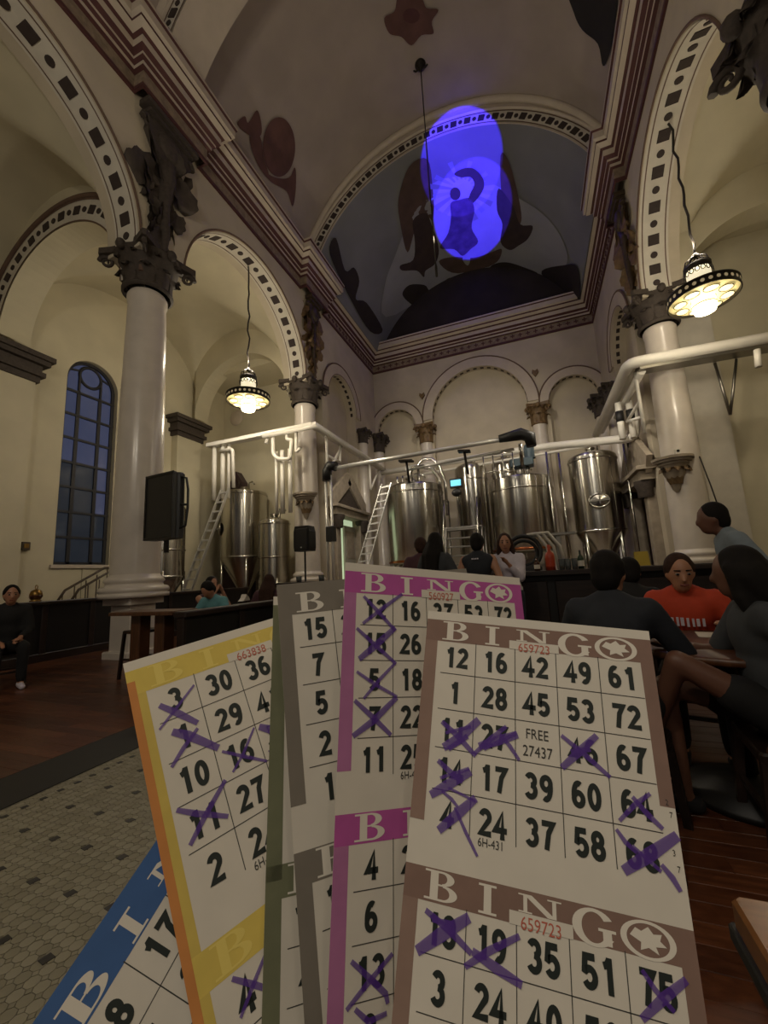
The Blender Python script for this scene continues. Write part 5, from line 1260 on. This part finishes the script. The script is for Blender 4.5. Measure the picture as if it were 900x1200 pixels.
# at the bar
person('black haired person in a grey top standing at the bar', -1.2, 5.0, face_to(.45, 1), pose='stand', lean=.05, shirt='c_gray', long_=True, sleeve=.5, scale=1.0, hands=((-.2, .25, 1.05), (.25, .3, 1.05)), pants='c_jean')
person('brown haired person partly hidden behind the grey top at the bar', -1.5, 5.5, face_to(-.3, 1), pose='stand', lean=.05, shirt='c_maroon', hair='hair_brown', sleeve=.6, scale=1.0, pants='c_jean')
pt = person('person in a dark sleeveless top seen from behind at the bar', -.66, 5.0, face_to(.1, 1), pose='stand', lean=.04, shirt='c_navy', sleeve=0, scale=.97, pants='c_black')
mb = MB()
for k in range(4): mb.box(-.04 + .022 * k, -.026 + .022 * k, -.004, 0, -.008, .008)
o = obj('shirt_print', mb, 'c_white', pt); o.location = (0, -.128, 1.33)
person('person in a pale top facing the camera at the bar', -.35, 5.45, face_to(.05, -1), pose='stand', lean=.1, shirt='c_white', sleeve=.9, hair='hair_brown', long_=True, scale=.97, eyes=True, hands=((-.02, .3, 1.25), (.2, .25, 1.1)), pants='c_jean')
# ================================================================== BINGO CARDS
CW, CH = .019, .019 * .862
FONT = {}
def text_mesh(s, m, bold):
    k = (s, m, bold)
    if k in FONT: return FONT[k]
    c = bpy.data.curves.new('t', 'FONT'); c.body = s; c.align_x = 'CENTER'; c.align_y = 'CENTER'; c.offset = bold; c.resolution_u = 3
    o = bpy.data.objects.new('t', c); COL.objects.link(o); dg = bpy.context.evaluated_depsgraph_get(); dg.update()
    me = bpy.data.meshes.new_from_object(o.evaluated_get(dg)); bpy.data.objects.remove(o)
    xs = [v.co.x for v in me.vertices]; yy = [v.co.y for v in me.vertices]; cx, cy = (min(xs) + max(xs)) / 2, (min(yy) + max(yy)) / 2
    for v in me.vertices: v.co.x -= cx; v.co.y -= cy
    me.materials.clear(); me.materials.append(M[m]); FONT[k] = (me, max(xs) - min(xs), max(yy) - min(yy)); return FONT[k]
def digit_polys(ch_):
    w_ = .105; el_ = lambda cx, cy, rx, ry, a0, a1, n=16: [(cx + rx * math.cos(math.radians(a0 + (a1 - a0) * k / n)), cy + ry * math.sin(math.radians(a0 + (a1 - a0) * k / n))) for k in range(n + 1)]
    D = {'0': [el_(0, 0, .19, .395, 0, 360, 28)], '1': [[(.07, -.5), (.07, .5)], [(-.15, .26), (-.02, .3), (.07, .45)]],
         '2': [el_(0, .19, .19, .21, 165, -30) + [(-.2, -.39), (.28, -.39)]], '3': [el_(-.01, .2, .18, .2, 155, -85), el_(-.01, -.19, .2, .215, 90, -155)],
         '4': [[(.1, -.5), (.1, .46), (-.22, -.18), (.3, -.18)]], '5': [[(.22, .4), (-.14, .4), (-.18, .02)] + el_(0, -.16, .2, .235, 135, -150)],
         '6': [el_(0, -.17, .19, .225, 0, 360, 24), el_(.02, -.05, .21, .45, 65, 195, 14)], '7': [[(-.25, .4), (.22, .4), (.04, .08), (-.06, -.5)]],
         '8': [el_(0, .2, .165, .195, 0, 360, 22), el_(0, -.19, .195, .21, 0, 360, 22)], '9': [el_(0, .17, .19, .225, 0, 360, 24), el_(-.02, .05, .21, .45, 245, 375, 14)]}
    out = []
    for pi_, path in enumerate(D[ch_]):
        Q = [Vector(p) for p in path]; n = len(Q); closed = (Q[0] - Q[-1]).length < 1e-4; l_, r_ = [], []
        for i in range(n):
            if closed: d0 = (Q[i] - Q[i - 1 if i else n - 2]); d1 = (Q[(i + 1) if i < n - 1 else 1] - Q[i])
            else: d0 = Q[i] - Q[i - 1] if i else Q[1] - Q[0]; d1 = Q[i + 1] - Q[i] if i < n - 1 else d0
            d0, d1 = d0.normalized(), d1.normalized(); n0 = Vector((-d0.y, d0.x)); n1 = Vector((-d1.y, d1.x)); m_ = n0 + n1; m_ = m_ / max(m_.dot(n0), .55)
            l_.append(Q[i] + m_ * w_); r_.append(Q[i] - m_ * w_)
        for i in range(n - 1): out.append([tuple(q) + (pi_ * 2e-5,) for q in (r_[i], r_[i + 1], l_[i + 1], l_[i])])
    return out
NUM = {}
def number_mesh(s__):
    if s__ in NUM: return NUM[s__]
    mb = MB(); n = len(s__)
    for i, c_ in enumerate(s__):
        for P in digit_polys(c_):
            b = len(mb.v); mb.v += [(x + (i - (n - 1) / 2) * .68, y, z) for x, y, z in P]; mb.face([b, b + 1, b + 2, b + 3])
    NUM[s__] = mb.mesh('number', 'ink'); return NUM[s__]
def letter_polys(L):
    def ringp(cx, cy, rx, ry, ix, iy, a0, a1, n=18, dx=0): 
        return [(cx + rx * math.cos(a0 + (a1 - a0) * k / n), cy + ry * math.sin(a0 + (a1 - a0) * k / n)) for k in range(n + 1)] + [(cx + dx + ix * math.cos(a1 + (a0 - a1) * k / n), cy + iy * math.sin(a1 + (a0 - a1) * k / n)) for k in range(n + 1)]
    R = lambda x0, x1, y0, y1: [(x0, y0), (x1, y0), (x1, y1), (x0, y1)]
    if L == 'I': return [R(-.1, .1, -.5, .5), R(-.24, .24, .42, .5), R(-.24, .24, -.5, -.42)]
    if L == 'B': return [R(-.28, -.08, -.5, .5), R(-.42, .05, .43, .5), R(-.42, .08, -.5, -.43), R(-.1, .05, .0, .06), ringp(.02, .26, .3, .24, .12, .17, -PI / 2, PI / 2), ringp(.04, -.23, .36, .27, .17, .2, -PI / 2, PI / 2)]
    if L == 'N': return [R(-.42, -.32, -.5, .5), R(.32, .42, -.5, .5), [(-.42, .5), (-.2, .5), (.42, -.5), (.2, -.5)], R(-.55, -.3, .42, .5), R(-.55, -.2, -.5, -.42), R(.2, .55, .42, .5)]
    if L == 'G': return [ringp(0, 0, .5, .52, .28, .42, .55, 2 * PI - .5, 26), R(.2, .4, -.42, -.02), R(.1, .5, -.06, .02)]
    if L == 'O': return [ringp(0, 0, .52, .5, .4, .42, 0, 2 * PI, 36)]
def to_world(rm, t):
    a = Vector((rm[0][0], rm[1][0], rm[2][0])); b = Vector((rm[0][1], rm[1][1], rm[2][1])); n_ = Vector((rm[0][2], rm[1][2], rm[2][2]))
    cv_ = lambda v: RT * v.x - UP * v.y + FW * v.z
    X, Y, Z = cv_(a), -cv_(b), -cv_(n_); o = CAM + cv_(Vector(t))
    return Matrix(((X.x, Y.x, Z.x, o.x), (X.y, Y.y, Z.y, o.y), (X.z, Y.z, Z.z, o.z), (0, 0, 0, 1)))
def card(label, rm, t, k, base, units, marks=(), letters='BINGO', lm='p_letter', side=None, rows_right=3.45, u1=5.25, vend=12.3, head2=True, top_m=None, bend=0):
    """units: list of dicts: v (row offset), grid rows, serial, tail; k scales the card with its distance"""
    cw, ch = CW * k, CH * k; mw = to_world(rm, [q * k for q in t])
    root = thing('bingo_card', label, 'card', (0, 0, 0), 0, 'held bingo cards'); root.matrix_world = mw; inv = mw.inverted()
    L = lambda u, v, z: (u * cw, -v * ch, z)
    mb = MB(); mb.box(-.36 * cw, u1 * cw, -vend * ch, .86 * ch, -.00022, 0); obj('paper_sheet', mb, 'paper', root)
    zi = .00006
    def rect(nm, u0, u1_, v0, v1, m, z=zi, par=root):
        mb = MB(); mb.v = [L(u0, v1, z), L(u1_, v1, z), L(u1_, v0, z), L(u0, v0, z)]; mb.face([0, 1, 2, 3]); return obj(nm, mb, m, par, fix=False)
    def txt(s, u, v, hgt, m='ink', bold=.045, wmax=None, par=root, z=.0002, sx=.84, nm='number'):
        me, w_, h_ = text_mesh(s, m, bold); sc = hgt * ch / h_; fx = sc * sx
        if wmax and w_ * fx > wmax * cw: fx = wmax * cw / w_
        o = put(nm, me, par, L(u, v, z)); o.scale = (fx, sc, 1); return o
    if top_m: rect('top_margin', -.36, u1, -.86, -.6, top_m)
    for un in units:
        v0 = un['v']
        hb = rect('header_band', -.36, u1, v0 - .6, v0 + .06, base)
        rect('side_band', -.36, -.03, v0 + .06, v0 + un.get('left_end', 4.75), side or base, zi)
        if un.get('right', True): rect('side_band', 4.96, u1, v0 + .06, v0 + rows_right, base)
        for Lc, (u, v, hh, ww) in dict(B=(.45, -.28, .58, .9), I=(1.42, -.26, .56, .8), N=(2.46, -.36, .34, .8), G=(3.47, -.24, .64, .84), O=(4.43, -.25, .66, .98)).items():
            if Lc not in letters: continue
            mb = MB()
            for pi_, P in enumerate(letter_polys(Lc)):
                b = len(mb.v); mb.v += [L(u + x * ww * .95, v0 + v - y * hh * 1.0, .00012 + pi_ * 1e-5) for x, y in P]; mb.face(list(range(b, b + len(P))))
            lo = obj('letter', mb, lm, hb, fix=False)
            if Lc == 'O':
                mb = MB(); P = [(-.3, .05), (-.2, .26), (-.1, .2), (.02, .34), (.1, .18), (.24, .22), (.2, .05), (.3, -.08), (.12, -.12), (.16, -.3), (0, -.18), (-.14, -.28), (-.12, -.08)]
                mb.v = [L(u + x * 1.05, v0 + v - y * .68, .00016) for x, y in P]; mb.face(list(range(len(P)))); obj('emblem', mb, lm, lo if False else hb, fix=False)
        if un.get('serial'):
            rect('serial_box', 1.86, 3.08, v0 - .18, v0 + .07, 'paper', .00018)
            txt(un['serial'], 2.47, v0 - .0, .24, 'ink_red', 0, 1.15, nm='serial_number', z=.00026, sx=.9)
        R_ = un['rows']; nc = un.get('cols', 5)
        for c_i in range(1, nc):
            vtop = v0 + (.06 if c_i in (2, 3) else .03); rect('grid_line', c_i - .009, c_i + .009, vtop, v0 + min(len(R_), 4.9), 'ink_thin', .0001)
        for r_i in range(1, min(len(R_) + 1, 5)): rect('grid_line', .1, nc - .05, v0 + r_i - .01, v0 + r_i + .01, 'ink_thin', .0001)
        for r_i, row in enumerate(R_):
            for c_i, n_ in enumerate(row):
                if n_ is None: continue
                if n_ == 'FREE': txt('FREE', c_i + .5, v0 + r_i + .3, .24, 'ink_thin', 0, .72, nm='free_space'); txt('27437', c_i + .5, v0 + r_i + .72, .26, 'ink_thin', 0, .76, nm='free_space')
                else:
                    o = put('number', number_mesh(str(n_)), root, L(c_i + .5, v0 + r_i + .52, .0002)); o.scale = (.6 * ch * .93, .6 * ch, 1)
        if un.get('tail'): txt(un['tail'], 1.45, v0 + 4.95, .18, 'ink_thin', 0, .62, nm='print_code')
        for s__, u, v in un.get('extra', ()): txt(s__, u, v0 + v, .12, 'ink_thin', 0, nm='print_code')
    n0 = mw.to_3x3() @ Vector((0, 0, 1)); p00 = mw.translation
    for (pts, wpx) in marks:
        Q = []
        for x, y in pts:
            d = ray(x, y); q = CAM + d * ((p00 - CAM).dot(n0) / d.dot(n0)); Q.append(inv @ q)
        Q = [Vector((q.x, q.y)) for q in Q]; w_ = wpx * .5 * (p00 - CAM).length / FPX * .72
        mb = MB(); lft, rgt = [], []
        for i, q in enumerate(Q):
            d = (Q[min(i + 1, len(Q) - 1)] - Q[max(i - 1, 0)]).normalized(); n_ = Vector((-d.y, d.x)) * w_ * (.8 if i in (0, len(Q) - 1) else 1.1)
            lft.append((q.x + n_.x, q.y + n_.y)); rgt.append((q.x - n_.x, q.y - n_.y))
        P = lft + rgt[::-1]; mb.v = [(x, y, .00032 + random.random() * .00008) for x, y in P]
        z_ = mb.v[0][2]; mb.v = [(x, y, z_) for x, y, _ in mb.v]; mb.face(list(range(len(P)))); obj('marker_stroke', mb, 'marker', root)
    return root
z4 = lambda x, y: (480 + x * .37778, 700 + y * .37778)
z5 = lambda x, y: (440 + x * .5111, 980 + y * .5111)
z3 = lambda x, y: (320 + x * .35556, 640 + y * .35556)
z1 = lambda x, y: (130 + x * .33333, 690 + y * .33333)
z2 = lambda x, y: (130 + x * .33333, 950 + y * .33333)
z6 = lambda x, y: (310 + x * .2251, 930 + y * .225)
def MK(f, *S): return [([f(*p) for p in s[:-1]], s[-1]) for s in S]
fm = MK(z4, ((100, 385), (150, 430), (205, 492), 7), ((105, 465), (150, 440), (215, 380), 12), ((112, 420), (190, 400), 5), ((120, 470), (180, 430), 8), ((215, 462), (270, 445), (335, 425), 11), ((200, 485), (250, 440), (300, 400), 6), ((280, 425), (310, 460), (340, 505), 5), ((230, 470), (330, 420), 6), ((65, 612), (120, 580), (190, 540), 11), ((88, 505), (130, 545), (165, 572), 7), ((100, 600), (130, 625), (150, 650), 4), ((95, 560), (185, 530), 5), ((120, 590), (205, 632), 4), ((90, 722), (150, 670), (205, 622), 11), ((140, 650), (175, 730), (210, 803), 4), ((470, 428), (545, 490), (622, 558), 6), ((472, 528), (530, 475), (580, 428), 9), ((500, 480), (560, 470), 8), ((650, 692), (700, 640), (745, 608), 5), ((690, 618), (735, 670), (785, 718), 6), ((640, 718), (670, 760), (705, 792), 5), ((663, 848), (740, 800), (830, 738), 12), ((780, 828), (815, 870), (840, 912), 6), ((690, 770), (780, 850), 5))
fm += MK(z5, ((95, 262), (150, 225), (215, 185), 12), ((115, 168), (170, 215), (220, 268), 7), ((205, 298), (260, 262), (330, 228), 7), ((222, 262), (275, 300), (336, 340), 9), ((130, 190), (180, 200), 6), ((610, 305), (640, 350), (685, 402), 5), ((610, 418), (660, 370), (712, 328), 8))
card('front brown bingo card with 12 16 42 49 61 in its top row', [[.9718, -.1376, .1913], [.0355, .888, .4585], [-.233, -.4388, .8679]], [.0289, .0665, .2104], .83, 'p_brown', [
    dict(v=0, rows=[[12, 16, 42, 49, 61], [1, 28, 45, 53, 72], [11, 27, 'FREE', 46, 67], [14, 17, 39, 60, 64], [4, 24, 37, 58, 68]], serial='659723', tail='6H-431', extra=(('2', 5.1, 3.35), ('7', 5.15, 3.6), ('3', 5.1, 4.35), ('7', 5.15, 4.65))),
    dict(v=6.3, rows=[[13, 19, 35, 51, 75], [3, 24, 40, 50, 66], [8, 22, 'FREE', 57, 70], [6, 29, 33, 47, 62], [15, 18, 44, 54, 69]], serial='659723')], fm, side='p_brown_side')
pm_ = MK(z3, ((298, 165), (345, 215), (402, 278), 6), ((295, 255), (360, 205), (425, 158), 6), ((275, 270), (340, 330), (405, 388), 6), ((283, 372), (340, 325), (402, 268), 10), ((275, 413), (335, 455), (408, 496), 5), ((298, 502), (350, 440), (402, 385), 5), ((268, 508), (330, 565), (388, 622), 7), ((262, 626), (330, 575), (407, 498), 9))
pm_ += MK(z6, ((450, 870), (550, 960), (630, 1040), (640, 1090), 6), ((425, 1125), (540, 980), (665, 830), 6), ((470, 1120), (540, 1185), (635, 1140), 6))
card('pink bingo card with crossed out 12 15 5 7 in its first column', [[.9401, -.0062, -.3407], [.1269, .9343, .3332], [.3162, -.3565, .8791]], [-.0133, .0397, .2018], .9, 'p_pink', [
    dict(v=0, rows=[[12, 16, 37, 53, 72], [15, 26, 31, 48, 61], [5, 18, 'FREE', 50, 67], [7, 22, 39, 56, 70], [11, 25, 44, 59, 65]], serial='560927', tail='6H-431'),
    dict(v=6.3, rows=[[4, 23, 32, 47, 71], [6, 19, 41, 60, 63], [13, 30, 'FREE', 46, 69], [3, 21, 36, 52, 74], [9, 17, 40, 58, 66]])], pm_, side='p_pink_side')
gray_rm = [[.9367, .1555, -.3137], [-.0265, .9249, .3792], [.3491, -.3469, .8705]]
card('grey bingo card with 15 7 5 2 in its first column', gray_rm, [-.0437, .0484, .1927], .97, 'p_gray', [
    dict(v=0, rows=[[15, 24, 38, 52, 64], [7, 20, 43, 49, 73], [5, 27, 'FREE', 55, 62], [2, 16, 34, 46, 70], [1, 30, 41, 58, 67]], serial=None),
    dict(v=6.3, rows=[[10, 18, 33, 51, 61], [8, 22, 45, 60, 75], [14, 29, 'FREE', 47, 68]])], (), top_m='p_gray')
# green card, just behind the grey one
rg = Matrix(gray_rm) @ Matrix.Rotation(.085, 3, 'Z')
card('green bingo card showing only as a strip behind the grey one', [list(r) for r in rg], [-.0475, .0555, .1965], 1.0, 'p_green', [dict(v=0, rows=[[6, 19, 35, 50, 66], [9, 21, 40, 53, 71], [3, 28, 'FREE', 57, 63]], left_end=6), dict(v=6.3, rows=[[12, 17, 31, 48, 69], [4, 25, 44, 59, 74]], left_end=6)], ())
ym = MK(z1, ((170, 410), (240, 440), (305, 472), 8), ((170, 496), (230, 420), (292, 338), 3.5), ((215, 503), (270, 515), (378, 560), 10), ((213, 628), (255, 560), (305, 490), 5), ((390, 572), (470, 590), (548, 606), 4), ((428, 645), (465, 580), (503, 488), 3.5), ((230, 778), (300, 790), (412, 800), 6), ((278, 902), (330, 800), (402, 672), 6), ((520, 485), (560, 495), (610, 505), 10), ((555, 575), (590, 540), 5))
ym += MK(z2, ((425, 590), (500, 610), (582, 636), 5), ((455, 728), (500, 610), (550, 485), 4))
card('yellow bingo card with orange edge, first column crossed out', [[.779, .4471, -.4396], [-.1258, .7983, .5889], [.6142, -.4035, .6782]], [-.1047, .078, .177], 1.08, 'p_yellow', [
    dict(v=0, rows=[[3, 30, 36, 47, 62], [1, 29, 41, 55, 70], [10, 16, 'FREE', 60, 66], [11, 27, 33, 51, 74], [2, 24, 44, 59, 68]], serial='663838', tail='6H-437', left_end=5.7),
    dict(v=6.3, rows=[[4, 20, 38, 50, 61], [8, 26, 43, 53, 72], [15, 19, 'FREE', 48, 69]], left_end=5.7)], ym, lm='p_letter_y', side='p_yellow_side')
yc_ = bpy.data.objects[[o.name for o in bpy.data.objects if o.name.startswith('bingo_card')][-1]]
mb = MB(); kk = 1.08; mb.v = [(-.362 * CW * kk, -12.3 * CH * kk, .00012), (-.2 * CW * kk, -12.3 * CH * kk, .00012), (-.2 * CW * kk, .3 * CH * kk, .00012), (-.362 * CW * kk, .3 * CH * kk, .00012)]; mb.face([0, 1, 2, 3]); obj('orange_edge', mb, 'p_orange', yc_, fix=False)
# blue card low at the left, behind the yellow one
yr = Matrix(((.779, .4471, -.4396), (-.1258, .7983, .5889), (.6142, -.4035, .6782)))
Rb = yr @ Matrix.Rotation(-.62, 3, 'Z')
kb = 1.08
yn = yr.col[2]; d_ = Vector(((188 - 450) / FPX, (1155 - 600) / FPX, 1)); pb0 = d_ * (yn.dot(Vector((-.1047, .078, .177)) * 1.08) / yn.dot(d_)) * 1.1
tb = (pb0 - Rb @ Vector((1 * CW * kb, 1 * CH * kb, 0))) / kb
card('blue bingo card low at the left over the floor tiles', [list(r) for r in Rb], list(tb), kb, 'p_blue', [dict(v=0, rows=[[8, 17, 33, 48, 64], [5, 26, 39, 52, 71], [9, 28, 'FREE', 59, 75]])], (), letters='BIN', vend=5.4, top_m='p_blue')
#--PART4--
